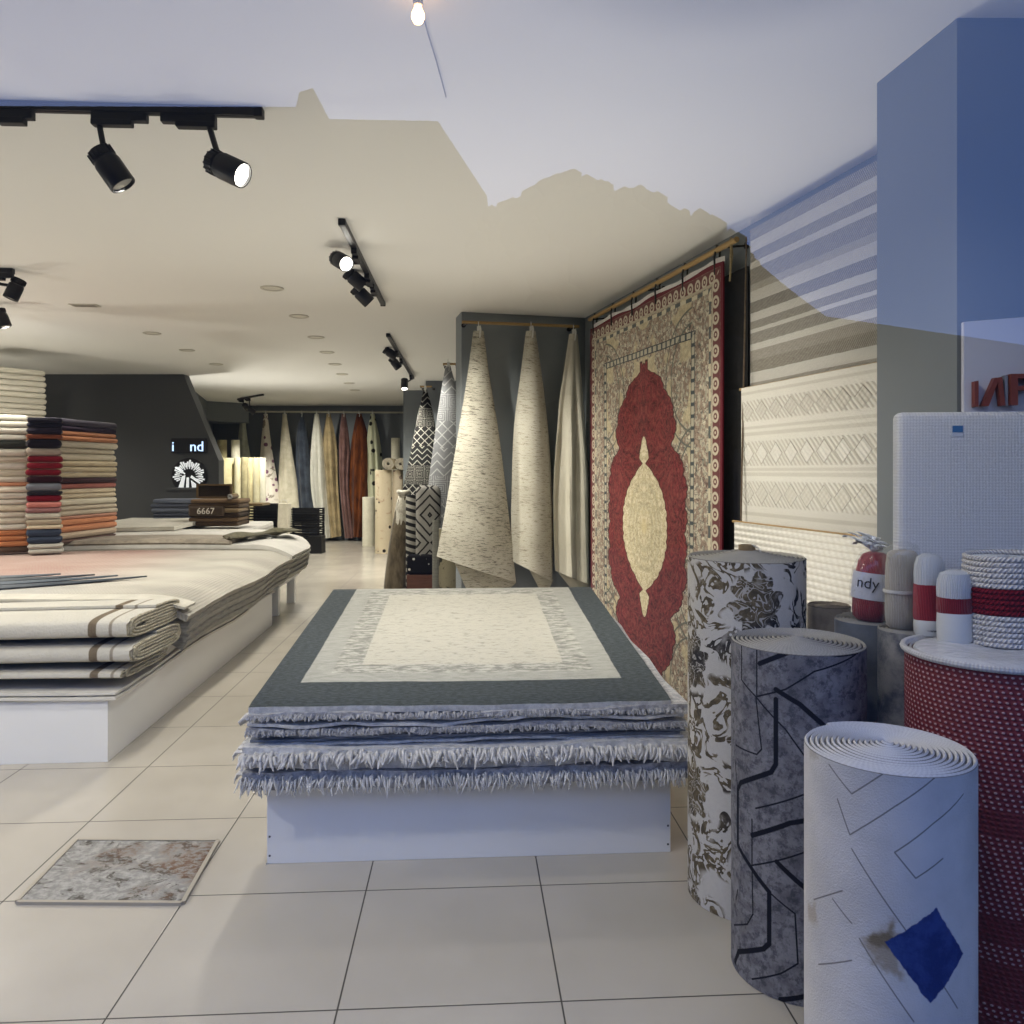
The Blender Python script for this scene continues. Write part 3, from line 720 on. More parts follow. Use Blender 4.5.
# grey blue throw folded in pointed leaves on the mottled rug
th_ = empty('throw', B1, B1A); tag(th_, 'slate blue throw folded into pointed strips on the mottled left rug', 'throw')
def grad(nm, c1, c2): return mat(nm, lambda b: (b.mix(b.ss(b.xyz()[0]+b.noise(b.coord('Object'), 6, 3)*.6, -2.4, -.2), c1, c2), b.noise(b.vm('MULTIPLY', b.coord('Object'), (3, 40, 3)), 8, 3)), rough=.95, spec=.1, bstr=.4)
M_thr = [grad('slate_strip_a', '#9a9ca0', '#3c4248'), grad('slate_strip_b', '#8d9094', '#4d545b'), grad('slate_strip_c', '#a6a6a4', '#30353b')]
for k, (tx, yk) in enumerate(((-.36, .76), (-.55, .90), (-.70, 1.04), (-.92, 1.18))):
    def f(u, v, tx=tx, k=k, yk=yk):
        x = -2.6+(tx+2.6)*u; w_ = .22*(1-u**3.2)+.008
        return (x, yk+(1.44-yk)*u**2.4+(v-.5)*w_, .728+k*.007+.008*math.sin(v*PI)+.018*max(0, -x-1.4)*0)
    link('strip', sheet(f, 30, 6, .006), M_thr[k % 3], parent=th_, smooth=True)
# second bed
B2L = (-2.30, 7.80, 0)
bm = BM(); box(bm, -2.6, -.78, .98, 2.9, 0, .345, bevel=.002)
o = link('display_platform', bm, M_white, loc=B2, rz=B1A); tag(o, 'low white base under the back of the rear left pile', 'platform')
for k, (lab, x1, z, th, m, dr, ov, y0, y1) in enumerate((
    ('white rug lowest on the rear left platform', .02, .42, .07, M_sheetw, .0, .05, -.30, 2.95),
    ('white rug second from below on the rear left platform', .05, .49, .065, M_sheetw, .02, .10, -.34, 2.95),
    ('pale rug with drooping edge halfway up the rear left platform', .165, .555, .062, M_cream2, .10, .26, -.38, 2.95),
    ('grey rug with drooping edge in the rear left pile', .180, .610, .053, M_greyedge, .10, .28, -.39, 2.95),
    ('cream rug under the top ones of the rear left pile', .190, .664, .052, M_cream2, .10, .30, -.40, 2.95),
    ('cream rug second from top of the rear left pile', .20, .710, .044, M_cream2, .105, .32, -.40, 2.95),
    ('pale smooth rug, top of the rear left pile', .20, .752, .040, M_sheetw, .11, .36, -.36, 2.95))):
    bed_layer('rug', B2L, B1A, lab, -2.55, x1, y0, y1, z, th, m, dr, ov, k+51, cut=(-.72, .98), nu=60)
bed_layer('rug', B2L, B1A, 'taupe rug folded along the front edge of the rear left pile', -2.2, -.36, -.37, .25, .792, .034, M_taupe, .0, 0, 71, front_droop=.03)
bed_layer('rug', B2L, B1A, 'white folded rug lying behind the taupe one', -1.95, -.16, .28, .94, .800, .04, M_sheetw, .03, .2, 72, front_droop=.02)
bed_layer('rug', B2L, B1A, 'pale beige rug folded at the back left of the rear pile', -2.4, -1.25, .7, 2.5, .848, .04, M_cream, .0, 0, 74)
tw = []                                                   # the olive throw, twisted across the corner
def ftw(u, v):
    x = -.42+.42*u; y = -.30+1.15*u+.06*math.sin(u*5)
    wv = .15+.05*math.sin(u*9)
    return (x-(v-.5)*wv*.9, y+(v-.5)*wv*1.3, .812+.03*math.sin(v*PI*3)*(.5+.5*math.sin(u*11)))
o = link('throw', sheet(ftw, 30, 12, .014), M_olive, smooth=True, loc=B2L, rz=B1A); tag(o, 'dark olive plaid throw lying twisted across the rear left pile', 'throw')
for k, (yy, zz, x1) in enumerate(((-.36, .50, .10), (-.34, .468, .13))):
    bm = BM(); pad(bm, -.5, x1, yy-.02, yy+.10, zz, zz+.028, .012)
    o = link('folded_hem', bm, M_taupe, loc=B2L, rz=B1A)
    tag(o, ('upper' if k == 0 else 'lower')+' folded hem hanging at the near corner of the rear left pile', 'rug')
# ------------------------------------------------------------------ hangings in the bay
def rod(a, b_, r, lab, m=M_wood, brackets=2, ndir=None, wall_d=.1):
    a, b_ = Vector(a), Vector(b_); root = empty('hanging_rod', a); tag(root, lab, 'rod')
    bm = BM(); tube(bm, [Vector((0, 0, 0)), b_-a], r, 12); link('pole', bm, m, parent=root, smooth=True)
    for k in range(brackets):
        p = (b_-a)*((k+.5)/brackets if brackets < 2 else (.04+.92*k/(brackets-1)))
        bm = BM(); nd = Vector(ndir)
        tube(bm, [p+Vector((0, 0, -r)), p-nd*wall_d*.96], .006, 8); tube(bm, [p-nd*(wall_d-.012), p-nd*wall_d*.99], .02, 12)
        link('bracket', bm, M_black, parent=root, smooth=True)
    return root
BD = .16
ra, rb = on_bay(462, 322, BD), on_bay(579, 326.5, BD)
rod(ra, rb, .013, 'thin wooden rod holding the three draped cream rugs in the grey bay', ndir=BAY_N, wall_d=BD)
def draped(lab, cat, grp, lpts, rpts, hitf, d, m, bulge=.10, fold=None, clip=True, folds=0., mi_back=None, nu=26, nv=40, name='draped_rug', seed=0, thick=.008, bulge_pow=1.):
    """rug hung by one corner; its left and right outlines as image points on the plane it hangs in"""
    L = [hitf(x, y, d) for x, y in lpts]; Rr = [hitf(x, y, d) for x, y in rpts]
    org = (L[0]+Rr[0])/2
    nrm = Vector(BAY_N) if hitf is on_bay else Vector((0, -1, 0))
    def along(P, v):
        z0, z1 = P[0], P[-1]; n = len(P)-1; ds = [0]
        for a, c in zip(P, P[1:]): ds.append(ds[-1]+(c-a).length)
        s = v*ds[-1]
        for k in range(n):
            if s <= ds[k+1] or k == n-1:
                t = (s-ds[k])/max(ds[k+1]-ds[k], 1e-6)
                q0 = P[max(k-1, 0)]; q1, q2 = P[k], P[k+1]; q3 = P[min(k+2, n)]
                m1 = (q2-q0)/2; m2 = (q3-q1)/2; t2, t3 = t*t, t*t*t
                return q1*(2*t3-3*t2+1)+m1*(t3-2*t2+t)+q2*(-2*t3+3*t2)+m2*(t3-t2)
    rg = random.Random(seed); ph = rg.random()*6
    def f(u, v):
        a, c = along(L, v), along(Rr, v); p = a.lerp(c, u); w_ = (c-a).length
        k = math.sin(u*PI)**.8
        dep = min(w_, .5)*bulge*2*(k-.55)+folds*min(1, v*2)*math.sin(u*PI*5+ph+v*1.2)*min(w_, .3)
        return p+nrm*dep-org
    root = empty(name, org); tag(root, lab, cat, grp)
    link('cloth', sheet(f, nu, nv, thick), m, parent=root, smooth=True)
    if fold:
        P = [hitf(x, y, d-.05)-org for x, y in fold]
        def g(u, v):
            a = P[0].lerp(P[1], u); c = P[3].lerp(P[2], u); q = a.lerp(c, v)
            return q+nrm*(-.04+.05*math.sin(u*PI)*(1-v))
        link('turned_corner', sheet(g, 12, 8, thick), m, parent=root, smooth=True)
    if clip:
        bm = BM()
        box(bm, -.012, .012, -.012, .014, -.075, .05, bevel=.003); tube(bm, [(0, 0, .045), (0, -.01, .075), (0, 0, .088)], .004, 6)
        o = link('clip', bm, M_clip, parent=root); o.location = (0, 0, -.01)
        bm = BM(); tube(bm, [(.012, -.02, .05), (.02, -.026, .02), (.012, -.02, -.05)], .008, 6); link('clip_lever', bm, M_clip, parent=o)
    return root
def streak(name, base1, base2, dark, amt):
    def fn(b):
        x, y, z = b.xyz(); n = b.noise(b.vec(x*16+z*2., y*16, z*150+x*16), 1, 4, .7); n2 = b.noise(b.coord('Object'), 3, 3)
        c = b.mix(b.ss(n2, .3, .7), base1, base2)
        return b.mix(b.ss(n+n2*.12, amt, amt+.07), c, dark), n+b.noise(b.coord('Object'), 200, 2)*.6
    return mat(name, fn, rough=.95, spec=.1, bstr=.5, bdist=.004, sheen=.1)
M_h1 = streak('streaked_cream', '#bfbbac', '#aeaa9b', '#69655b', .60); M_h2 = streak('fine_streaked_cream', '#c0bcae', '#b2ae9f', '#857f70', .615)
M_h3 = streak('plain_oat', '#c3bfb0', '#b8b3a3', '#a19b8a', .68)
gB = 'rugs draped from the bay rod'
draped('wide cream rug with dark streaks, left of the three draped in the grey bay', 'rug', gB,
       [(474, 331), (467, 385), (456, 455), (446, 515), (438, 557)], [(483, 331), (489, 375), (500, 440), (510, 520), (517, 583)], on_bay, BD+.02, M_h1, fold=[(455, 562), (517, 583), (503, 596), (470, 596)], bulge=.10, seed=1)
draped('narrow finely streaked cream rug, middle of the three draped in the grey bay', 'rug', gB,
       [(527, 331), (522, 375), (516, 430), (514, 500), (513, 561)], [(535, 331), (542, 375), (550, 440), (554, 515), (554, 583)], on_bay, BD+.02, M_h2, fold=[(530, 568), (554, 580), (550, 590), (542, 592)], bulge=.16, seed=2)
draped('plain oat rug with a lengthwise fold, draped in the corner beside the red rug', 'rug', gB,
       [(570, 334), (564, 375), (559, 410), (554, 490), (556, 571)], [(577, 334), (581, 370), (585, 410), (592, 490), (594, 586)], on_bay, BD+.02, M_h3, fold=[(560, 573), (594, 586), (588, 596), (575, 592)], bulge=.12, folds=.13, seed=3)

# ------------------------------------------------------------------ the big red medallion rug on the right wall
RD = .12
HW, CZ = 1.089, 1.055
def persian(b):
    x, y, z = b.xyz()                                   # local x runs along the wall from its centre, local z up from the middle of the medallion
    ax, az = b.abs(x), b.abs(z)
    ex = HW-ax; ez = 1.558-az; e = b.mn(ex, ez)
    p = b.vec(ax, 0., z)
    n1 = b.noise(p, 26, 4, .7); n2 = b.noise(p, 9, 3, .6); n3 = b.noise(p, 70, 3, .7); vv = b.vor(p, 16); v2 = b.vor(p, 34)
    # dense beige ground with grey and tan tendrils
    curl = b.abs(b.noise(p, 13, 2, .5, 1.6)-.5)
    beige = b.mix(b.ss(n1, .42, .62), '#b9b09b', '#989180')
    iso2 = b.sin(b.noise(p, 8, 2, .5, .9)*70.); beige = b.mix(b.ss(iso2, .5, .85)*.7, beige, '#5d5e57'); beige = b.mix(1-b.ss(curl, .010, .022), beige, '#484a46'); beige = b.mix((1-b.ss(vv, .12, .26))*.7, beige, '#d6ccb2')
    beige = b.mix(b.ss(v2, .46, .6)*.55, beige, '#6c4b40'); beige = b.mix(b.ss(n3, .6, .72)*.5, beige, '#4c5352')
    # corner spandrels and quiet tan patches between them
    tan = b.mix(b.ss(n1, .4, .6), '#c0b28f', '#aba081'); tan = b.mix(b.ss(n3, .62, .74)*.4, tan, '#7d7660')
    patch = b.ss(b.noise(b.vec(ax*1.2, 5., az), 6.5, 1, .3), .50, .56)*b.ss(ex, .34, .38)*b.ss(az, .25, .5)
    c = b.mix(patch*.7, beige, tan)
    # borders counted in from the edge
    al_ = b.mix(ez < ex, b.vec(z, z, z), b.vec(x, x, x)); al_ = b.vm('DOT_PRODUCT', al_, (.33333, .33333, .33333), 1)
    scal = b.abs(b.sin(al_*44.))
    c = b.mix(b.band(e, .335, .375, .004), c, b.mix(b.ss(scal, .35, .6), '#3c4346', '#a59f8c'))
    c = b.mix(b.band(e, .372, .379, .002), c, '#33383b'); c = b.mix(b.band(e, .330, .337, .002), c, '#33383b')
    c = b.mix(b.band(e, .125, .150, .003), c, b.mix(b.ss(b.frac(al_*7), .48, .52), '#4d5250', '#b9af96'))
    gx = (b.frac(al_*10.8)-.5)*.0926; gy = e-.074; gr_ = b.m('SQRT', gx*gx+gy*gy)
    guard = b.mix(b.band(gr_, .020, .036, .004)+(1-b.ss(gr_, .007, .011)), '#5e3433', '#b5ac97'); guard = b.mix(b.ss(e, .100, .106), guard, '#a39a86')
    c = b.mix(b.band(e, .026, .118, .003), c, guard)
    c = b.mix(1-b.ss(e, .022, .028), c, '#5b1220')
    # arabesque arcs in the field
    r1 = b.m('SQRT', (ax-.78)*(ax-.78)+(az-.95)*(az-.95)); r2 = b.m('SQRT', (ax-.80)*(ax-.80)+(az-.35)*(az-.35))
    for r_, q in ((r1, .33), (r1, .42), (r2, .22), (r2, .30)):
        c = b.mix(b.band(r_, q, q+.012, .004)*b.ss(ex, .36, .38), c, '#575a52')
    # red medallion: half width against height, edge scalloped
    sc = b.abs(b.sin(az*17.))*.034+b.abs(b.sin(az*61.))*.014+(n2-.5)*.02
    prof = b.curve(az, [(0, .655), (.30, .655), (.40, .625), (.48, .55), (.545, .455), (.60, .48), (.68, .51), (.76, .485), (.85, .41), (.93, .33), (1.00, .25), (1.045, .16), (1.055, .105), (1.09, .06), (1.13, .015), (1.16, -.1)], 1.2)
    md = prof+sc-.02-ax
    tip = b.mx(b.mn(.055-b.abs(ax-.05)*2.4, 1.145-az), -1.)    # two prongs at either end
    md = b.mx(md, b.mn(tip, az-.98)+.0)
    iso = b.sin(b.noise(p, 4.2, 2, .5, .9)*64.)
    red = b.mix(b.ss(n2, .35, .65), '#520d19', '#681822'); red = b.mix(b.ss(iso, .35, .8)*.75, red, '#33090f'); red = b.mix(b.ss(iso*-1., .75, .95)*.35, red, '#8a4f48')
    red = b.mix((1-b.ss(b.abs(n1-.5), .01, .04))*.45, red, '#8a5348'); red = b.mix(b.ss(v2, .5, .62)*.3, red, '#7d3a36')
    c = b.mix(b.ss(md, -.010, .002), c, '#3a1418'); c = b.mix(b.ss(md, .006, .014), c, red)
    for q in (.05, .10): c = b.mix(b.band(md, q, q+.010, .004)*.7, c, '#4a0d18')
    # cream heart with pendants
    sc2 = b.abs(b.sin(az*44.))*.016
    pr2 = b.curve(az, [(0, .385), (.12, .372), (.22, .32), (.30, .25), (.37, .155), (.415, .075), (.44, .030), (.475, .085), (.50, .09), (.54, .055), (.575, .055), (.62, .012), (.65, -.06)], .7)
    wd = pr2+sc2-.012-ax
    rr = b.m('SQRT', ax*ax*1.1+az*az*.9)
    ring = b.sin(rr*95.)*.5+.5
    crm = b.mix(b.ss(n1, .4, .62), '#d8cdae', '#c2b693'); crm = b.mix(b.ss(iso2, .5, .85)*.5, crm, '#8d8268'); crm = b.mix((1-b.ss(curl, .01, .024))*.6, crm, '#8b8066')
    crm = b.mix(b.ss(n3, .56, .68)*.55, crm, '#9b7e60'); crm = b.mix(b.band(rr, .12, .30)*ring*.3, crm, '#8e8a74'); crm = b.mix((1-b.ss(rr, .03, .07))*.6, crm, '#c9b98d')
    c = b.mix(b.ss(wd, -.012, -.006), c, '#47121a'); c = b.mix(b.ss(wd, -.002, .004), c, crm)
    return c, n3*.6+n1*.5
M_persian = mat('medallion_rug_pile', persian, rough=.85, spec=.15, bstr=.35, bdist=.003, sheen=.1)
pc = (on_wall(590, 400, RD)+on_wall(727, 400, RD))/2; pc.z = CZ
RWA = math.atan2(RW_T.y, RW_T.x)                        # local +x runs away from the window, local +y into the wall
q0 = on_wall(590, 325, RD); q1 = on_wall(724, 262, RD)
LOC = Matrix.Translation(pc) @ Matrix.Rotation(RWA+PI, 4, 'Z')   # local x towards the window, local y = out of the wall? -> see below
loc_rug = empty('wall_rug', pc, RWA)
tag(loc_rug, 'large cream rug with a dark red medallion hanging on the right wall', 'rug')
def frug(u, v):
    x = -HW+2*HW*u; z = 1.555-(1.555+CZ-.012)*v
    y = .006*math.sin(u*9)*(.3+v)+.012*math.sin(u*4+1)*v+.004*math.sin(u*30)*(1-v)
    return (x, y, z+.008*math.sin(u*PI*6)*(1-v)**6)
link('pile', sheet(frug, 60, 60, -.010), M_persian, parent=loc_rug, smooth=True)
def fhead(u, v):
    x = -HW+.02+(2*HW-.06)*u; w_ = .03+.022*math.sin(u*17)+.015*math.sin(u*41)
    return (x, -.014+.004*math.sin(u*33), 1.55+.055*(1-v)*(1+w_*8)*.6)
link('heading_tape', sheet(fhead, 60, 3, -.003), fuzzy('white_tape', '#d3d2ce', '#e0dfdb', 20, .2), parent=loc_rug, smooth=True)
for k in range(6):
    u = .04+.92*k/5; x = -HW+2*HW*u
    bm = BM(); tube(bm, [(x, 0, 1.50), (x, .012, 1.50), (x, .016, 1.60), (x, 0, 1.668), (x, -.02, 1.66), (x, -.016, 1.57)], .006, 6)
    link('hook', bm, M_black, parent=loc_rug)
# in this frame local +y is towards the room or the wall: settle it by the wall normal
ydir = Vector((-math.sin(RWA), math.cos(RWA), 0))
zt = CZ+1.64
a = pc+RW_T*1.12; a.z = zt; c = pc-RW_T*1.22; c.z = zt
rod(a, c, .016, 'wooden rod over the red medallion rug, close under the ceiling', ndir=RW_N, wall_d=RD, brackets=3)
bm = BM()
for k in range(2): tube(bm, [(0, 0, .02), (.01*k, .012, -.06), (-.005, -.01+.02*k, -.16-.05*k)], .005, 6)
tube(bm, [(.0, -.018, 0), (0, 0, .022), (0, .018, 0), (0, 0, -.020), (0, -.018, 0)], .007, 6)
o = link('tied_cord', bm, fuzzy('jute', '#8a7a58', '#a08f6a', 60), loc=c+RW_T*.06); tag(o, 'tied jute cord at the near end of the rod over the red rug', 'cord')
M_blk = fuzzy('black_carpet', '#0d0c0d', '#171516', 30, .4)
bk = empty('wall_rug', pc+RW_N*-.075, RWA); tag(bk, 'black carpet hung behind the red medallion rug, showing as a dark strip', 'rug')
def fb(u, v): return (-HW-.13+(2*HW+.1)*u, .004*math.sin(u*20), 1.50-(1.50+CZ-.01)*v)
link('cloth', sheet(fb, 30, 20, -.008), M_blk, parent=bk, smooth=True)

# ------------------------------------------------------------------ the three light rugs hung one below the other by the pillar
def kilim(nm, stripes, soft=.02, twill=1):
    def fn(b):
        u, v, w_ = b.xyz()
        z = w_
        c = b.ramp(z, stripes, 'LINEAR')
        t = b.sin((u+w_)*330)*.5+.5; t2 = b.sin((u-w_)*330)*.5+.5
        n = b.noise(b.vec(u*16, 0., w_*130), 1.5, 3, .7)
        c = b.scale_col(c, .80+n*.42)
        return c, t+t2*.4+n
    return mat(nm, fn, rough=.95, spec=.1, bstr=.8, bdist=.006)
def wall_sheet(lab, xl, xr, ytop_l, zb, d, m, rod_lab, wob=.004, ext=.05, rod_left=True, parent_z=None, fr=None):
    p = on_wall(xl, ytop_l, d); q = on_wall(xr, ytop_l, d); L = (q-p).length; q.z = p.z
    root = empty('wall_rug', (p.x, p.y, 0), RWA+PI); tag(root, lab, 'rug')
    zt = p.z
    def f(u, v):
        return (L*u, wob*math.sin(u*8)*v, zt-(zt-zb)*v)
    nu, nv = 40, 50
    link('cloth', sheet(f, nu, nv, .010), m, parent=root, smooth=True)
    r_ = rod(p+RW_T*ext-RW_N*.012, q-RW_N*.012, .007, rod_lab, ndir=RW_N, wall_d=d-.012, brackets=2)
    return root, zt, L
# stripes given by height: object z is the true height here
def hz(py, Y=3.9): return H+(HY-py)/F*Y
def stripe_fn(b):
    x, y, z = b.xyz(); zt, zb = 2.735, 1.86
    t = (z-zb)/(zt-zb)
    n = b.noise(b.vec(x*18, 0., z*70), 1.4, 4, .7); tw = b.sin(x*560+z*330)*.5+.5
    W_, G_, D_, Mx = '#cfccc3', '#88847b', '#969085', '#aaa59a'
    bands = [(0.000, G_), (0.021, G_), (0.080, W_), (0.150, G_), (0.214, W_), (0.251, G_), (0.347, Mx), (0.390, W_), (0.456, '#7b776e'), (0.523, W_), (0.571, G_), (0.619, W_), (0.643, G_), (0.710, W_), (0.748, D_), (0.812, '#807a6e'), (0.881, W_), (0.945, D_), (1.0, W_)]
    v_ = 1-t+(n-.5)*.010
    c = b.ramp(v_, bands, 'CONSTANT')
    sp = b.ss(n*.65+tw*.35, .42, .56)
    grey = 1-b.ss(b.vm('DOT_PRODUCT', c, (.33, .33, .33), 1), .40, .55)
    c = b.mix(sp*grey*.45, c, '#c9c5bb'); c = b.scale_col(c, .88+n*.2)
    return c, tw+n
M_stripe = mat('grey_striped_flatweave', stripe_fn, rough=.95, spec=.1, bstr=.6, bdist=.005)
def relief_fn(b):
    x, y, z = b.xyz(); zt, zb = 1.90, 1.14; t = (z-zb)/(zt-zb)
    n = b.noise(b.vec(x*14, 0., z*60), 1.5, 3, .7)
    diag = b.sin((x+z)*190)*.5+.5; diag2 = b.sin((x-z)*190)*.5+.5
    c = b.mix(n*.5, '#d6d3c9', '#cbc7bc')
    P_ = .128; fx = b.abs(b.frac(x/P_)-.5)*2               # diamond rows
    h = n*.5+diag*.15
    for (lo, hi, inner) in ((.735, .875, '#a9a294'), (.43, .595, '#dfdcd3'), (.16, .325, '#b3ad9e')):
        tt = b.m('MULTIPLY', b.abs(t-(lo+hi)/2), 2/(hi-lo)); dm = fx+tt
        inb = b.band(t, lo, hi, .004)
        c = b.mix(inb*(1-b.ss(b.abs(dm-.86), .02, .09))*.65, c, '#8f887a')
        c = b.mix(inb*b.ss(diag, .45, .6)*b.ss(dm, .9, .97)*.38, c, '#99917f')
        c = b.mix(inb*(1-b.ss(dm, .70, .80))*.5*(diag2*.6+.4), c, inner)
        h = h+inb*(1-b.ss(dm, .78, .9))*.8+inb*diag*.5
    for lo, hi in ((.68, .70), (.635, .66), (.36, .385), (.395, .415), (.09, .115), (.92, .94)):
        c = b.mix(b.band(t, lo, hi, .004)*.35, c, '#9c9484')
    return c, h
M_relief = mat('white_relief_rug', relief_fn, rough=.95, spec=.1, bstr=.8, bdist=.008)
def braid_fn(b):
    x, y, z = b.xyz(); r = b.sin(z*210)*.5+.5; s = b.sin(x*150+b.floor(z/.03)*1.7)*.5+.5
    c = b.mix(b.ss(r, .0, .35)*(.6+.4*s), '#c6c1b5', '#dbd8cf')
    return c, r+s*.5
M_braid = mat('white_braided_rug', braid_fn, rough=.95, spec=.1, bstr=.8, bdist=.008)
wall_sheet('grey and white striped flatweave rug, topmost of three light rugs beside the pillar', 752, 905, 230, 1.70, .075, M_stripe, 'thin rod holding the grey striped rug', ext=.03)
wall_sheet('white rug with rows of raised diamonds, middle of three light rugs beside the pillar', 743, 905, 388.5, 1.12, .125, M_relief, 'thin pale rod holding the white diamond rug', ext=.05)
wall_sheet('plain white braided rug, lowest of three light rugs behind the wrapped yarn', 736, 920, 522, .03, .18, M_braid, 'thin pale rod holding the white braided rug', ext=.05)
for k, (px, lab) in enumerate(((748, 'brown cord hanging left of the striped rug'),)):
    a = on_wall(px-1.5, 236, .09); c = on_wall(px-7, 522, .16)
    bm = BM(); tube(bm, [Vector((0, 0, 0)), (c-a)*.5+Vector((0, 0, 0)), c-a], .0045, 6)
    o = link('hanging_rope', bm, fuzzy('brown_cord', '#5d4f40', '#6f6150', 60), loc=a); tag(o, lab, 'cord')

# ------------------------------------------------------------------ standing carpet rolls on the right
def cyl_uv(px, py, c, Rr):
    """image point -> (arc, height) on the roll's skin; arc 0 faces the street, to the right positive"""
    d = Vector(((px-CX)/F, 1.0)); o = Vector((-c[0], -c[1]))
    A = d.dot(d); B = o.dot(d); Cc = o.dot(o)-Rr*Rr; disc = max(B*B-A*Cc, 0)
    t = (-B-math.sqrt(disc))/A; x, y = o.x+d.x*t, o.y+d.y*t
    return (math.atan2(x, -y)*Rr, H+(HY-py)/F*t)
def skin(b, Rr):
    x, y, z = b.xyz(); a = b.m('ARCTAN2', x, y*-1.)*Rr
    return a, z
def ring_top(c1, c2, Rad, turns, r_in, a_end):
    pitch = (Rad-r_in)/turns
    def fn(b):
        x, y, z = b.xyz(); a = b.m('ARCTAN2', y, x); r = b.m('SQRT', x*x+y*y)
        q = b.frac((Rad-r)/pitch-(a-a_end)/(-2*PI)+8.); e = b.abs(q-.5)*2
        d = b.sin(a*90+r*400)*.5+.5; g = b.noise(b.coord('Object'), 40, 3)
        c = b.mix(d*.3+g*.5, c1, c2)
        return b.mix(b.ss(e, .62, .92)*.85, c, '#3a3937'), g  # shade of the gaps between turns put into the colour
    return fn
def roll_top(c1, c2): 
    def fn(b):
        x, y, z = b.xyz(); a = b.m('ARCTAN2', x, y)
        d = b.sin(a*150)*.5+.5; g = b.noise(b.coord('Object'), 60, 2); return b.mix(d*.35+g*.5, c1, c2), d*.4+g
    return fn
M_rt_grey = mat('roll_backing_grey', roll_top('#a09d96', '#77756f'), rough=.9, spec=.1, bstr=.6)
M_rt_white = mat('roll_backing_white', roll_top('#c9c8c6', '#9c9b9b'), rough=.9, spec=.1, bstr=.6)
def damask(b):
    a, z = skin(b, .203); p = b.vec(a, 0., z)
    n = b.noise(p, 30, 4, .7); nl = b.noise(p, 6, 2); curl = b.abs(b.noise(p, 11, 2, .5, 2.0)-.5)
    base = b.mix(b.noise(p, 60, 2), '#c6c3bd', '#b6b3ad')
    goldn = b.mix(b.ss(n, .35, .65), '#6d6147', '#4d4638'); dark = b.mix(b.ss(n, .35, .65), '#3b3a3c', '#232326')
    ink = b.mix(b.ss(b.noise(p, 2.6, 2)+a*.5, .42, .56), goldn, dark)
    # half drop flower heads
    tx, tz = .25, .43; col_ = b.floor(a/tx+.62); fx = (b.frac(a/tx+.62)-.5)*tx; fz = (b.frac(z/tz+b.m('MODULO', b.abs(col_), 2.)*.5+.13)-.5)*tz
    r = b.m('SQRT', fx*fx+fz*fz*.72); th = b.m('ARCTAN2', fx, fz)
    edge = .080+b.sin(th*6)*.010+b.sin(th*11+1)*.008+(n-.5)*.03
    pet = b.sin(b.noise(p, 17, 2, .5, 1.)*50.); petal = 1-b.ss(pet, .55, .9)
    flower = b.ss(edge-r, -.002, .003)*(.3+.7*petal)
    # scrolling stems between them
    st = fx-b.sin(fz*26.)*.045; stem = b.band(b.abs(st), -.01, .008, .003)*b.ss(r, .085, .1)
    leaf = (1-b.ss(curl, .045, .06))*b.ss(r, .085, .1)*b.ss(b.noise(p, 7, 1)+.0*r, .42, .48)
    sp = b.ss(b.abs(b.sin(b.m('SQRT', (b.abs(fx)-.075)*(b.abs(fx)-.075)+(b.abs(fz)-.14)*(b.abs(fz)-.14))*120)), .45, .6)*(1-b.ss(b.m('SQRT', (b.abs(fx)-.075)*(b.abs(fx)-.075)+(b.abs(fz)-.14)*(b.abs(fz)-.14)), .040, .052))
    f = b.mx(b.mx(flower, stem*b.ss(n, .3, .4)), leaf)
    f = f*(.75+.25*b.ss(n, .3, .5))
    return b.mix(f, base, ink), b.noise(p, 220, 2)+f*.6
M_damask = mat('damask_carpet', damask, rough=.9, spec=.12, bstr=.4, bdist=.003)
def roll(lab, c, Rr, zt, turns, r_in, mside, mtop, rise=.0, a_end=0, gap=.24, jit=0., name='carpet_roll', steps=56, grp='standing carpet rolls on the right'):
    bm = spiral_roll(Rr, 0.002, zt, turns, r_in, rise, a_end, steps, gap, jit=jit)
    if isinstance(mtop, tuple): mtop = mat('ringed_top_'+str(len(MATS)), ring_top(mtop[0], mtop[1], Rr, turns, r_in, a_end), rough=.9, spec=.1, bstr=.4, bdist=.002)
    o = link(name, bm, [mside, mtop], smooth=True, loc=(c[0], c[1], 0)); return tag(o, lab, 'carpet roll', grp)
C1 = (.803, 2.70); r1_ = roll('tall carpet roll with brown and black damask flowers, beside the middle pile', C1, .203, 1.150, 13, .030, M_damask, ('#a5a29a', '#86837b'), rise=.022, a_end=-PI/2+.50, steps=64)
bm = BM(); lathe(bm, [(.028, .9), (.028, 1.188), (.023, 1.188), (.023, .9)], 20); link('core_tube', bm, mat('cardboard', color='#8d7a5c', rough=.9), parent=r1_, smooth=True)
bm = BM(); tube(bm, [(.01, -.02, 1.19), (.03, -.03, 1.18), (.035, -.04, 1.165)], .003, 5); link('paper_tab', bm, M_sheetw, parent=r1_)
C2 = (.827, 2.30); R2 = .192
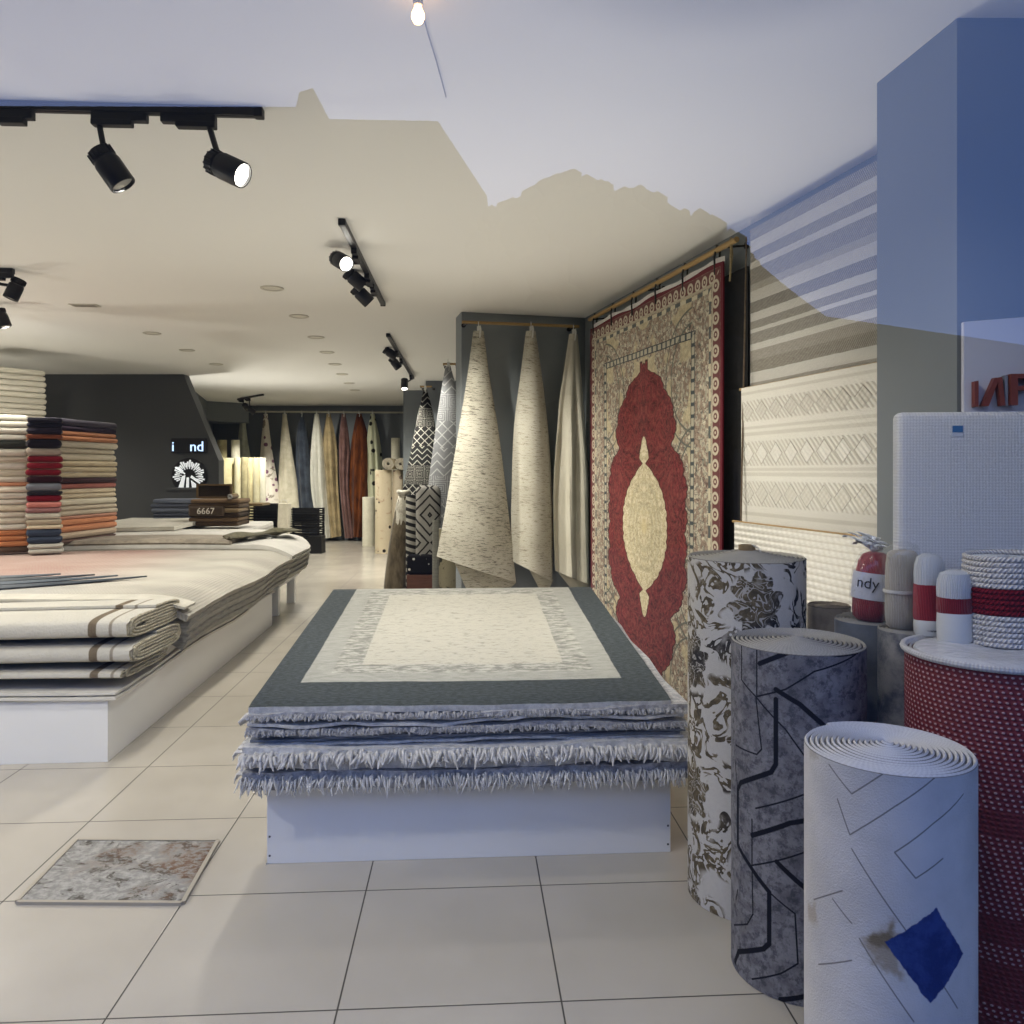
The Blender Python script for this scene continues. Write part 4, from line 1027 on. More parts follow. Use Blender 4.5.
def lattice(b):
    a, z = skin(b, R2); p = b.vec(a, z, 0.); q = b.vec(a, 0., z)
    n = b.noise(q, 10, 5, .75, .6); n2 = b.noise(q, 34, 4, .75)
    c = b.mix(b.ss(n, .32, .66), '#605f64', '#838286'); c = b.mix(b.ss(n2, .46, .62)*.8, c, '#3f4047'); c = b.mix(b.ss(n*.5+n2*.5, .56, .66)*.5, c, '#a09e9e')
    thick, thin = None, None
    S = lambda *pts: [cyl_uv(x, y, C2, R2) for x, y in pts]
    T1 = [S((775, 700), (775, 765), (770, 773), (738, 783), (735, 790), (735, 845), (747, 865), (768, 893), (768, 945), (762, 950), (736, 952), (732, 962)),
          S((750, 836), (790, 824), (830, 815)), S((758, 664), (800, 648), (840, 655), (859, 652)), S((775, 690), (800, 705), (835, 735)), S((776, 863), (800, 885), (830, 905)), S((780, 1001), (800, 999), (840, 985))]
    T2 = [S((739, 645), (739, 680), (754, 697), (785, 730), (815, 770)), S((755, 645), (755, 697), (785, 690), (815, 672), (857, 655)), S((733, 745), (755, 755), (760, 750), (754, 697)),
          S((750, 820), (750, 866), (775, 862), (800, 855), (835, 840)), S((750, 866), (751, 915), (745, 925), (731, 925)), S((754, 809), (800, 797), (835, 780)), S((735, 890), (733, 900)), S((768, 893), (795, 915), (798, 965), (780, 975), (750, 980)), S((732, 760), (735, 790)), S((747, 865), (768, 893))]
    for grp, wd, colr in ((T2, .0022, '#1c1d24'), (T1, .0065, '#14151c')):
        d = None
        for pl in grp:
            for s0, s1 in zip(pl, pl[1:]):
                e = b.seg(p, s0, s1); d = e if d is None else b.mn(d, e)
        c = b.mix(1-b.ss(d, wd*.8, wd*1.3), c, colr)
    return c, b.noise(q, 160, 2)+n2*.5
M_lattice = mat('dark_lattice_carpet', lattice, rough=.9, spec=.12, bstr=.4, bdist=.003)
roll('grey marbled carpet roll with black interlaced lines, between the damask and white rolls', C2, R2, .948, 14, .014, M_lattice, ('#a5a29c', '#7f7d78'), rise=.014, a_end=PI*.4, steps=64)
C3 = (.831, 1.755); R3 = .181
def whitecar(b):
    a, z = skin(b, R3); p = b.vec(a, z, 0.); q = b.vec(a, 0., z)
    n = b.noise(q, 5, 4, .6); n2 = b.noise(q, 60, 3, .7)
    c = b.mix(b.ss(n, .35, .65), '#b9b7b6', '#c9c7c6'); c = b.mix(n2*.25, c, '#a3a1a1')
    S = lambda *pts: [cyl_uv(x, y, C3, R3) for x, y in pts]
    L = [S((826, 765), (850, 795), (886, 773)), S((835, 800), (848, 836), (895, 808), (940, 776)), S((850, 850), (905, 930), (960, 1010)), S((858, 940), (915, 1024)), S((895, 854), (917, 880), (945, 860)), S((895, 854), (935, 825), (966, 795)), S((810, 900), (840, 892)), S((815, 965), (850, 962)), S((830, 900), (850, 925))]
    d = None
    for pl in L:
        for s0, s1 in zip(pl, pl[1:]):
            e = b.seg(p, s0, s1); d = e if d is None else b.mn(d, e)
    c = b.mix((1-b.ss(d, .0008, .0022))*.8, c, '#5d5a58')
    def poly(pts, e=.004, wob=0.):
        P = [cyl_uv(x, y, C3, R3) for x, y in pts]; m_ = None
        for (x0, y0), (x1, y1) in zip(P, P[1:]+P[:1]):
            L_ = math.hypot(x1-x0, y1-y0); nx, ny = (y1-y0)/L_, -(x1-x0)/L_
            s = (a-x0)*nx+(z-y0)*ny; m_ = s if m_ is None else b.mn(m_, s)
        m_ = m_+(b.noise(q, 40, 2)-.5)*wob
        return b.ss(m_, -e, e)
    # orientation: points run clockwise on the skin
    st = poly([(857, 945), (893, 922), (906, 985), (880, 968)], .012, .05)
    c = b.mix(st*.8, c, '#8d8069'); c = b.mix(poly([(868, 938), (892, 930), (895, 950), (878, 952)], .008, .04)*.8, c, '#6a5c44')
    c = b.mix(poly([(803, 905), (812, 903), (814, 925), (804, 920)], .01, .03)*.5, c, '#8f8064')
    c = b.mix(poly([(805, 742), (812, 742), (814, 758), (806, 758)], .008, .03)*.4, c, '#8f8064')
    blue = poly([(885, 944), (938, 910), (966, 955), (932, 1006)], .0015, .012)
    bc = b.mix(b.ss(b.noise(q, 16, 4, .7), .4, .65), '#1c2f66', '#2c417c')
    c = b.mix(blue, c, bc)
    return c, n2+b.noise(q, 240, 2)*.7-blue*.3
M_whitecar = mat('white_patched_carpet', whitecar, rough=.95, spec=.1, bstr=.5, bdist=.004)
roll('white carpet roll with one dark blue diamond patch, nearest the window', C3, R3, .828, 15, .010, M_whitecar, ('#c9c8c8', '#a9a9ab'), rise=.012, a_end=PI*.62, gap=.22, jit=.0012, steps=64)
C4 = (1.206, 1.985); R4 = .205
def redmesh(b):
    a, z = skin(b, R4); s = 270.
    g1 = b.sin(a*s*1.5+b.floor(z*s/PI)*PI*.5)*.5+.5; g2 = b.sin(z*s*2)*.5+.5
    dots = b.ss(g1*g2, .45, .7)
    plain = b.mx(b.mx(b.band(z, .60, .66, .004), b.band(z, .36, .42, .004)), b.mx(b.band(z, .22, .315, .004), b.band(z, -.02, .18, .004)))
    c = b.mix(dots*(1-plain), '#5f0f16', '#a98a8a'); c = b.mix(dots*plain*.5, c, '#47090f')
    return c, g1*g2
M_redmesh = mat('red_antislip_mesh', redmesh, rough=.6, spec=.3, bstr=.8, bdist=.006)
r4 = roll('dark red roll of white-dotted anti-slip matting at the right edge', C4, R4, .985, 4, .165, M_redmesh, M_rt_white, a_end=PI*.3)
bm = BM(); lathe(bm, [(0, .982), (.10, .992), (.165, .990), (.175, .986), (.175, .95), (0, .95)], 40); link('plastic_cover', bm, mat('milky_plastic', lambda b: (b.mix(b.noise(b.coord('Object'), 12, 3, .6, 1.5), '#a9abb0', '#d0d1d3'), b.noise(b.coord('Object'), 14, 3, .5, 2.)), rough=.25, spec=.6, bstr=.5, bdist=.01), parent=r4, smooth=True)
bm = BM(); tube(bm, [(R4*.98*math.cos(t/40*2*PI), R4*.98*math.sin(t/40*2*PI), .985) for t in range(41)], .008, 8, cap=False); link('white_rim', bm, M_rt_white, parent=r4, smooth=True)
M_rg = fuzzy('greybrown_carpet', '#6d675f', '#837c72', 20, .4); M_bluegrey = fuzzy('bluegrey_wrapped_carpet', '#50555c', '#6d7278', 5, .3, fine=30, rough=.4); M_mix = fuzzy('slate_pattern_carpet', '#3f444c', '#8a8781', 9, .4, rough=.45)
roll('small grey-brown carpet roll behind the dark lattice roll, top left of three small ones', (1.10, 2.75), .076, .976, 6, .012, M_rg, ('#857c70', '#6d655b'), a_end=1)
roll('plastic-wrapped grey roll carrying the red yarn', (1.128, 2.50), .110, .974, 8, .02, M_bluegrey, M_rt_grey, a_end=2)
roll('narrow slate roll standing between the lattice and red rolls', (1.140, 2.282), .086, .986, 7, .016, M_mix, M_rt_grey, a_end=2)

# ------------------------------------------------------------------ yarn, basket, mattress and sign on top of the rolls
M_plas = bpy.data.materials.new('clear_film'); M_plas.use_nodes = True
_nt = M_plas.node_tree; _b = NB(_nt); _nt.nodes.remove(_nt.nodes['Principled BSDF'])
_t = _nt.nodes.new('ShaderNodeBsdfTransparent'); _g = _nt.nodes.new('ShaderNodeBsdfGlossy'); _g.inputs['Roughness'].default_value = .12; _d = _nt.nodes.new('ShaderNodeBsdfDiffuse'); _d.inputs[0].default_value = (.8, .82, .85, 1)
_m1 = _nt.nodes.new('ShaderNodeMixShader'); _m2 = _nt.nodes.new('ShaderNodeMixShader'); _n = _b.noise(_b.coord('Object'), 30, 3, .6, 1.5)
_b.put(_m1.inputs[0], .05+.12*_b.ss(_n, .6, .75)); _nt.links.new(_t.outputs[0], _m1.inputs[1]); _nt.links.new(_g.outputs[0], _m1.inputs[2])
_b.put(_m2.inputs[0], .04+.14*_b.ss(_n, .62, .74)); _nt.links.new(_m1.outputs[0], _m2.inputs[1]); _nt.links.new(_d.outputs[0], _m2.inputs[2]); _nt.links.new(_m2.outputs[0], _nt.nodes['Material Output'].inputs[0])
def strands(c1, c2, k=520, tilt=0.):
    def fn(b):
        x, y, z = b.xyz(); a = b.m('ARCTAN2', x, y); s = b.sin(a*60+z*tilt+b.noise(b.coord('Object'), 30, 2)*6)*.5+.5
        return b.mix(s, c1, c2), s
    return fn
def yarn(nm, *a, **k): return mat(nm, strands(*a, **k), rough=.95, spec=.1, bstr=.7, bdist=.003, sheen=.2)
M_yred = yarn('yarn_rose', '#7d1c25', '#a8333a', tilt=60); M_ybeige = yarn('yarn_beige', '#a79f8f', '#c2bbac', tilt=30); M_ywhite = yarn('yarn_white', '#b8bdc2', '#dadde0', tilt=0); M_ydred = yarn('yarn_dark_red', '#641018', '#8c1f28', tilt=20)
def skein(root, nm, r, z0, z1, m, sq=1., bulge=.06, top=.35):
    h = z1-z0; prof = [(0, z0), (r*.7, z0), (r*.94, z0+h*.05)]
    for k in range(1, 8):
        t = k/8; prof.append((r*(1+bulge*math.sin(t*PI)), z0+h*(.05+t*(1-.05-top*.4))))
    prof += [(r*.93, z1-h*top*.28), (r*.72, z1-h*top*.10), (r*.4, z1-h*.01), (0, z1)]
    bm = BM(); lathe(bm, prof, 60); ph = z1*91+r*300
    for v in bm.verts:
        a = math.atan2(v.co.y, v.co.x); k = 1+.018*math.sin(20*a+v.co.z*60)+.030*math.sin(2*a+ph+v.co.z*9)+.02*math.sin(3*a-ph)
        v.co.x *= k; v.co.y *= sq*k
    return link(nm, bm, m, parent=root, smooth=True)
def textobj(body, size, ext, m, name, parent=None, mat_w=None, al='CENTER'):
    cu = bpy.data.curves.new(name, 'FONT'); cu.body = body; cu.size = size; cu.extrude = ext; cu.align_x = al; cu.align_y = 'CENTER'; cu.resolution_u = 3
    tmp = bpy.data.objects.new(name+'_tmp', cu); COL.objects.link(tmp)
    dg = bpy.context.evaluated_depsgraph_get(); dg.update(); me = bpy.data.meshes.new_from_object(tmp.evaluated_get(dg))
    bpy.data.objects.remove(tmp); bpy.data.curves.remove(cu); me.materials.clear(); me.materials.append(m)
    o = bpy.data.objects.new(name, me); COL.objects.link(o)
    if parent: o.parent = parent
    return o
def bend_on(o, Rr, a0, z):
    """wrap a flat lettering mesh round a cylinder of radius Rr, centred at arc a0 (0 faces -y)"""
    for v in o.data.vertices:
        a = a0+v.co.x/Rr; r = Rr+v.co.z; v.co = (r*math.sin(a), -r*math.cos(a), z+v.co.y)
    o.data.update()
# rose yarn in its bag with a paper sleeve
zb = .976; yx, yy = (869-CX)/F*2.455, 2.455
yb_ = empty('yarn_bag', (yx, yy, zb), -.25); yb_.rotation_euler = (0, .10, -.15)
tag(yb_, 'rose yarn in a knotted clear bag with a lettered white sleeve', 'yarn')
skein(yb_, 'skein', .054, 0, .215, M_yred, sq=.8, top=.5)
bm = BM(); lathe(bm, [(.0602, .068), (.0612, .09), (.0612, .13), (.0604, .150), (.0590, .150), (.0590, .068), (.0602, .068)], 40)
for v in bm.verts: v.co.y *= .82
sl = link('paper_sleeve', bm, mat('sleeve_paper', color='#c7cad6', rough=.5), parent=yb_, smooth=True)
M_ink = mat('label_ink', color='#23242b', rough=.6)
t = textobj('ndy', .048, .0006, M_ink, 'sleeve_lettering', sl); bend_on(t, .0628, -.50, .118)
for v in t.data.vertices: v.co.y *= .85
bm = BM(); lathe(bm, [(.042, -.001), (.061, .012), (.0655, .10), (.0635, .16), (.048, .205), (.022, .225)], 30)
rg = random.Random(2)
for v in bm.verts: v.co.y *= .86; v.co.x += rg.uniform(-.0015, .0015); v.co.y += rg.uniform(-.0015, .0015)
link('clear_bag', bm, M_plas, parent=yb_, smooth='all')
bm = BM()
for k in range(26):
    dx = rg.uniform(-.10, .03); dz = rg.uniform(-.008, .035)
    def f(u, v, k=k, dx=dx, dz=dz): 
        return ((u-.5)*.016+dx*v+.01*math.sin(v*7+k), .006*math.sin(u*PI+k)+(k % 5-2)*.007*v, .218+.022*math.sin(v*2.2)+dz*v+.004*math.sin(v*11+k))
    sheet(f, 3, 8, .0008, bm=bm)
link('bag_knot', bm, mat('milky_film', color='#e2e5e8', rough=.3, spec=.5), parent=yb_, smooth='all')['kind'] = 'stuff'
# beige skein
bx_, by_ = (902-CX)/F*2.275, 2.275
y2 = empty('yarn_skein', (bx_, by_, .987)); tag(y2, 'beige wrapped yarn skein standing right of the rose yarn', 'yarn')
skein(y2, 'skein', .046, 0, .228, M_ybeige, sq=.8, bulge=.03, top=.2)
bm = BM(); lathe(bm, [(.0505, .103), (.0515, .108), (.0505, .113), (.0455, .108), (.0505, .103)], 30)
for v in bm.verts: v.co.y *= .82
link('band', bm, M_sheetw, parent=y2, smooth=True)
bm = BM(); lathe(bm, [(.030, -.0), (.050, .01), (.0535, .12), (.0525, .205), (.044, .240), (.02, .250), (.0, .250)], 30)
for v in bm.verts: v.co.y *= .86
link('clear_wrap', bm, M_plas, parent=y2, smooth='all')
def ball(nm_, root, prof_bands, sq=.85):
    """skein in bands of colour: (r profile) split at heights"""
for lab, px, Y, zb_, h, r, wl in (('white yarn skein with a red lower half, behind the small round-topped one', 929, 2.185, .988, .225, .040, .10), ('round-topped white yarn skein with a dark red waist and pale label', 955, 2.095, .988, .190, .045, .085)):
    x = (px-CX)/F*Y; root = empty('yarn_skein', (x, Y, zb_)); tag(root, lab, 'yarn')
    q = h
    first = px < 940
    bm = BM(); lathe(bm, [(0, q*.62), (r*.98, q*.62), (r*1.0, q*.74), (r*.96, q*.85), (r*.80, q*.95), (r*.4, q*.995), (0, q)], 60)
    for v in bm.verts:
        a = math.atan2(v.co.y, v.co.x); k = 1+.022*math.sin(22*a)+.02*math.sin(3*a+q*40); v.co.x *= k; v.co.y *= .85*k
    link('white_yarn', bm, M_ywhite, parent=root, smooth=True)
    lo = .18*q if first else .40*q
    bm = BM(); lathe(bm, [(0, lo), (r*.98, lo), (r*1.03, lo+.01), (r*1.02, q*.52), (r*1.0, q*.622), (0, q*.622)], 36)
    for v in bm.verts: v.co.y *= .85
    link('red_yarn', bm, M_ydred if not first else M_yred, parent=root, smooth=True)
    bm = BM(); lathe(bm, [(0, 0), (r*.9, 0), (r*.98, .006), (r*1.0, lo*.55), (r*1.01, lo*.57), (r*.98, lo+.002), (0, lo+.002)], 36)
    for v in bm.verts: v.co.y *= .87
    lb = link('paper_label', bm, mat('label_paper', color='#cfd0cd', rough=.5), parent=root, smooth=True)
    if first:
        t = textobj('~wwr~', .012, .0004, M_ink, 'label_script', lb); bend_on(t, r*1.02, -.1, lo*.4)
        for v in t.data.vertices: v.co.y *= .88
# rope basket
bkx, bky = 1.305, 2.085
bs = empty('rope_basket', (bkx, bky, .991)); tag(bs, 'white coiled rope basket with a broad dark red band at the right edge', 'basket')
n = 17; Rb = .100; hh = .232; step = hh/n
M_rw = mat('rope_white', strands('#b0aeae', '#d8d6d4', tilt=420), rough=.95, spec=.1, bstr=.7, bdist=.004); M_rr = mat('rope_red', strands('#58101a', '#7c1a24', tilt=420), rough=.95, spec=.1, bstr=.7, bdist=.004)
for nm, rng_, m in (('lower_coils', range(0, 6), M_rw), ('red_coils', range(6, 11), M_rr), ('upper_coils', range(11, 17), M_rw)):
    bm = BM()
    for k in rng_:
        r = Rb*(.955+.05*math.sin((k+1)/n*PI))
        zz = step*(k+.5)
        tube(bm, [(r*math.cos(2*PI*s/44), r*math.sin(2*PI*s/44), zz+.004*math.cos(2*PI*s/44)) for s in range(45)], step*.50, 8, cap=False)
    link(nm, bm, m, parent=bs, smooth='all')
bm = BM(); lathe(bm, [(0, .222), (Rb*.5, .224), (Rb*.92, .220), (Rb*.92, .21), (0, .21)], 36); lathe(bm, [(0, .002), (Rb*.93, .002), (Rb*.93, .01), (0, .01)], 36); link('lid', bm, M_ywhite, parent=bs, smooth=True)
bm = BM(); lathe(bm, [(Rb*.90, .21), (Rb*.88, .01), (Rb*.86, .01), (Rb*.88, .21), (Rb*.90, .21)], 36); link('lining', bm, M_ywhite, parent=bs, smooth=True)
# quilted mattress standing on the rolls
mx0 = at(898, 412, 2.30)
mt = empty('mattress', (mx0.x, mx0.y, .990), -.10); tag(mt, 'grey-white quilted mattress standing upright behind the yarn', 'mattress')
def quiltfn(b):
    x, y, z = b.xyz(); g = b.sin((x+z)*360)*b.sin((x-z)*360)
    return b.mix(b.ss(g, -.5, .6), '#cbccce', '#dcdddd'), g
bm = BM(); hm = mx0.z-.990; box(bm, 0, .62, 0, .055, 0, hm, bevel=.020, seg=4); bmesh.ops.subdivide_edges(bm, edges=[e for e in bm.edges if e.calc_length() > .3], cuts=6, use_grid_fill=True)
link('cover', bm, mat('quilted_ticking', quiltfn, rough=.9, spec=.15, bstr=.35, bdist=.003), parent=mt, smooth=True)
p = at(953, 434, 2.30)-mx0
bm = BM(); box(bm, .148, .180, -.0022, .001, hm-.072, hm-.038, bevel=.0006); lb = link('care_label', bm, mat('label_white', color='#c9cdd3', rough=.5), parent=mt)
bm = BM(); box(bm, .150, .178, -.0034, -.002, hm-.060, hm-.041); link('label_print', bm, mat('label_blue', color='#3d6d9c', rough=.5), parent=lb)
# sign board with raised letters
s0 = at(963, 322, 2.345)
sg = empty('sign_board', (s0.x, s0.y, 0), -.13); tag(sg, 'white sign board with raised red-brown letters beside the pillar', 'sign')
zt = s0.z; bm = BM(); box(bm, 0, .36, -.004, .014, zt-.62, zt, bevel=.002)
for v in bm.verts:
    if v.co.z > zt-.1: v.co.z += .012*v.co.x/.2
link('board', bm, mat('sign_white', color='#c3c5cf', rough=.4), parent=sg)
M_let = mat('letter_redbrown', lambda b: (b.mix(b.noise(b.coord('Object'), 40, 3), '#6e3227', '#7d4032'), None), rough=.5)
M_side = mat('letter_side', color='#7d828c', rough=.5)
def letter(polys, x, z, s, y=-.004, d=.030, nm='letter'):
    bm = BM()
    for poly, m_i, dd in polys:
        prism(bm, [(px_*s, pz*s) for px_, pz in poly], 0, dd, M=Matrix.Translation((x, y, z)) @ Matrix.Rotation(PI/2, 4, 'X'), mi=m_i)
    return link(nm, bm, [M_let, M_side], parent=sg)
zl = H+(HY-407)/F*2.33; s = .0955
lx = lambda px: ((px-963)/F*2.31)
letter([([(0, 0), (.11, 0), (.11, .80), (0, .78)], 0, .022)], lx(970.5), zl, s)
letter([([(0, 0), (.19, 0), (.50, .86), (.36, .86)], 0, .022), ([(.44, .86), (.56, .88), (.66, 0), (.53, 0)], 0, .024)], lx(977.5), zl+.002, s)
letter([([(0, 0), (.09, 0), (.09, .93), (0, .93)], 1, .020)], lx(998.8), zl+.002, s, nm='letter_edge')
def arc(cx, cz, rx, rz_, a0, a1, n=10): return [(cx+rx*math.cos(a0+(a1-a0)*k/n), cz+rz_*math.sin(a0+(a1-a0)*k/n)) for k in range(n+1)]
bm_out = arc(.42, .70, .30, .25, -PI/2, PI/2); bm_in = arc(.40, .70, .14, .12, -PI/2, PI/2)
P_poly = [(0, 0), (.20, 0), (.20, .45)]+bm_out+[(0, .95)]
bowl = [(.20, .45)]+bm_out+[(.20, .95)]+[(.20, .82)]+bm_in[::-1]+[(.20, .58)]
letter([([(0, 0), (.2, 0), (.2, .95), (0, .95)], 0, .03), (bowl, 0, .03)], lx(1003), zl+.003, s)
# ------------------------------------------------------------------ stacks of folded blankets on the left
_bl = {}
def blanket_mat(hexc):
    if hexc not in _bl:
        c = lin(hexc); d = tuple(x*.72 for x in c[:3])+(1,)
        def fn(b, c=c, d=d):
            x, y, z = b.xyz(); n = b.noise(b.vec(x*4, y*4, z*70), 1.5, 4, .7)
            return b.mix(b.ss(n, .3, .6), d, c), n+b.noise(b.coord('Object'), 220, 2)*.5
        m = mat('blanket_'+hexc.strip('#'), fn, rough=.95, spec=.08, bstr=.5, bdist=.004, sheen=.1)
        _bl[hexc] = m
    return _bl[hexc]
ORD = ['topmost', 'second', 'third', 'fourth', 'fifth', 'sixth', 'seventh', 'eighth', 'ninth', 'tenth', 'eleventh', 'twelfth', 'thirteenth', 'fourteenth', 'fifteenth', 'sixteenth', 'seventeenth', 'eighteenth', 'nineteenth', 'twentieth', 'twenty-first', 'twenty-second', 'twenty-third', 'twenty-fourth']
NUMW = lambda i: 'topmost' if i == 0 else ORD[i]+' from the top'
def blanket(loc, rz, W, D, z0, h, m, lab, grp, seed, folds=2, name='folded_blanket'):
    """a blanket folded over: rounded folds to the front, thin gaps between its layers"""
    rg = random.Random(seed); bm = BM(); lay = h/folds
    for k in range(folds):
        dx, dy = rg.uniform(-.008, .008), rg.uniform(-.012, .006)
        pad(bm, -W/2+dx, W/2+dx, dy, D, z0+k*lay+.0015, z0+(k+1)*lay-.001, lay*.45, .003, seed*7+k)
    o = link(name, bm, m, smooth=True, loc=loc, rz=rz)
    if folds > 1: pass
    return tag(o, lab, 'blanket', grp)
def stack(loc, rz, W, D, ztop, items, where, grp, seed):
    z = ztop
    for i, (h, hexc, cname) in enumerate(items):
        z -= h; rg = random.Random(seed*100+i)
        blanket((loc[0]+rg.uniform(-.006, .006), loc[1]+rg.uniform(-.006, .006), 0), rz+rg.uniform(-.02, .02), W, D, z, h, blanket_mat(hexc), f'{cname} folded blanket, {NUMW(i)} {where}', grp, seed*50+i, folds=max(1, min(3, round(h/.055))))
    return z
# right-hand stack: its long side faces the aisle
zf = lambda py, Y: H+(HY-py)/F*Y
rs_items = [(.060, '#4a4652', 'dark plum'), (.045, '#352a3a', 'dark purple'), (.085, '#b9805c', 'orange'), (.060, '#c9c2b0', 'cream'), (.050, '#bfb6a2', 'oat'), (.060, '#c6bda8', 'light oat'), (.150, '#bcae92', 'thick sand'), (.045, '#3a2226', 'dark maroon'), (.050, '#9c6258', 'dusty red'), (.085, '#c2b49a', 'sand'), (.060, '#c5bda9', 'pale oat'), (.085, '#b8ac98', 'greyish beige'), (.030, '#bd8e78', 'salmon'), (.110, '#c0835f', 'orange-tan'), (.060, '#b9a791', 'rose-beige'), (.04, '#5d4a44', 'brown')]
tot = sum(a for a, *_ in rs_items); top = 1.925; sc = (top-.765)/tot
stack((-4.06, 7.56, 0), PI/2-.10, .95, .62, top, [(a*sc, c, n) for a, c, n in rs_items], 'of the wide stack facing the aisle', 'blankets in the wide stack', 3)
ms_items = [(.075, '#23222c', 'blackish navy'), (.050, '#2a2530', 'dark plum'), (.035, '#6b3b28', 'rust brown'), (.070, '#1e1a20', 'black'), (.055, '#8f8378', 'grey-beige'), (.15, '#6b1822', 'thick red'), (.055, '#2a1218', 'wine black'), (.060, '#6d7078', 'blue-grey'), (.03, '#1f1c22', 'near-black'), (.050, '#651520', 'bright red'), (.045, '#b8756c', 'coral'), (.04, '#85605f', 'mauve'), (.045, '#a7a193', 'stone'), (.045, '#9c917e', 'khaki'), (.03, '#c3b59c', 'straw'), (.11, '#333b4a', 'navy blue'), (.075, '#aaa79d', 'pale grey')]
tot = sum(a for a, *_ in ms_items); sc = (1.90-.725)/tot
ang = math.atan2(44-CX, F)
va = math.atan((512-44)/F)
pm = at(44, 471, 6.80); 
stack((pm.x, pm.y, 0), va*.9, .265, .17, 1.90, [(a*sc, c, n) for a, c, n in ms_items], 'of the narrow dark and red stack', 'blankets in the narrow stack', 5)
ls_items = [(.05, '#c9c5b8', 'white'), (.05, '#bfbbae', 'pearl'), (.05, '#c4c0b4', 'pale grey'), (.05, '#d0ccc0', 'off-white'), (.065, '#34352f', 'dark green-grey'), (.06, '#d3cec0', 'ivory'), (.045, '#c9bfae', 'vanilla'), (.06, '#d8d3c6', 'milk white'), (.05, '#ccc3b0', 'ecru'), (.045, '#d2cabb', 'shell'), (.03, '#c98f6f', 'peach'), (.05, '#d8cfbf', 'cream'), (.05, '#cfc8ba', 'bone'), (.045, '#d9d3c6', 'snow'), (.05, '#c3b9a4', 'linen'), (.05, '#d5cebf', 'chalk'), (.05, '#cdc6b6', 'oatmeal'), (.045, '#d6d1c4', 'eggshell'), (.13, '#c28158', 'thick orange'), (.05, '#5b4a3e', 'brown')]
tot = sum(a for a, *_ in ls_items); sc = (1.93-.725)/tot
pl = at(-27, 471, 6.72)
stack((pl.x, pl.y, 0), va*.95, .80, .17, 1.93, [(a*sc, c, n) for a, c, n in ls_items], 'of the cream stack at the left edge', 'blankets in the cream stack', 7)
ws_items = [(.062, ('#d2cdbd', '#c8c3b4', '#cdc8b9', '#d5d0c2')[k % 4], ('ivory', 'grey-white', 'pearl white', 'bright white')[k % 4]) for k in range(10)]
tot = sum(a for a, *_ in ws_items); sc = (2.565-1.93)/tot
pw = at(14, 471, 8.45)
stack((pw.x-.08, pw.y+.18, 0), .96, .62, .62, 2.565, [(a*sc, c, n) for a, c, n in ws_items], 'of the white stack near the ceiling', 'blankets in the tall white stack', 9)
bm = BM(); box(bm, pw.x-.75, pw.x+.18, pw.y+.15, pw.y+1.0, 0, 1.928, bevel=.004)
o = link('display_platform', bm, M_white); tag(o, 'tall white base under the white blanket stack near the ceiling', 'platform')
# ------------------------------------------------------------------ things on and behind the rear left platform
def pile_of(lab_fn, loc, rz, W, D, z0, n, h, mats, grp, name='folded_rug', cat='rug', seed=1):
    for i in range(n):
        rg = random.Random(seed*31+i); bm = BM()
        pad(bm, -W/2+rg.uniform(-.02, .02), W/2+rg.uniform(-.02, .02), rg.uniform(-.02, .02), D, z0+i*h+.001, z0+(i+1)*h, h*.45, .005, seed*9+i)
        o = link(name, bm, mats[i % len(mats)], smooth=True, loc=loc, rz=rz+rg.uniform(-.03, .03)); tag(o, lab_fn(n-1-i), cat, grp)
zt = .77
M_slate = blanket_mat('#5f6470'); M_slate2 = blanket_mat('#4a4e59')
p = at(174, 520, 10.1)
pile_of(lambda k: f'slate grey folded blanket, {NUMW(k)} of the grey pile below the tree ornament', (p.x, p.y-.05, 0), .05, .54, .4, .79, 5, .058, [M_slate, M_slate2], 'slate blankets in the small grey pile', 'folded_blanket', 'blanket', 4)
p = at(223, 530, 9.4)
M_br = [blanket_mat('#4b3d2e'), blanket_mat('#6a5640'), blanket_mat('#382d23'), blanket_mat('#75644c')]
pile_of(lambda k: f'brown folded rug, {NUMW(k)} of the brown pile with white numerals', (p.x, p.y-.3, 0), .06, .56, .5, .80, 6, .052, M_br, 'brown rugs in the pile with numerals', seed=6)
bm = BM(); pad(bm, -.20, .20, 0, .05, 0, .11, .02, .0)
cov = link('plastic_label', bm, mat('dark_brown_wrap', color='#42362a', rough=.35), loc=(p.x+.0, p.y-.375, .925), rz=.06); cov.location.x += -.06; tag(cov, 'dark wrapped label card with white numerals on the brown pile', 'label')
t = textobj('6667', .10, .002, mat('numeral_white', color='#d8d4c8', rough=.5), 'numerals', cov); t.rotation_euler = (PI/2, 0, 0); t.location = (.0, -.004, .055)
p2_ = at(217, 491, 9.5)
bx = empty('picture_frame', (p2_.x, p2_.y-.1, 1.115), .04); tag(bx, 'dark brown framed panel standing on the brown pile', 'frame')
bm = BM()
for a in ((-.21, .21, 0, .02), (-.21, .21, .15, .17), (-.21, -.185, .02, .15), (.185, .21, .02, .15)): box(bm, a[0], a[1], 0, .03, a[2], a[3], bevel=.003)
link('frame', bm, blanket_mat('#5b4a33'), parent=bx); bm = BM(); box(bm, -.185, .185, .012, .022, .02, .15); link('panel', bm, blanket_mat('#2a241c'), parent=bx)
p3_ = at(235, 500, 9.3); bm = spiral_roll(.032, 0, .30, 3, .012); bm.transform(Matrix.Rotation(PI/2, 4, 'X'))
o = link('small_roll', bm, [blanket_mat('#6b5a42'), M_rt_white], loc=(p3_.x, p3_.y+.05, 1.148), rz=.1); tag(o, 'small roll with a pale spiral end lying on the brown pile', 'roll')
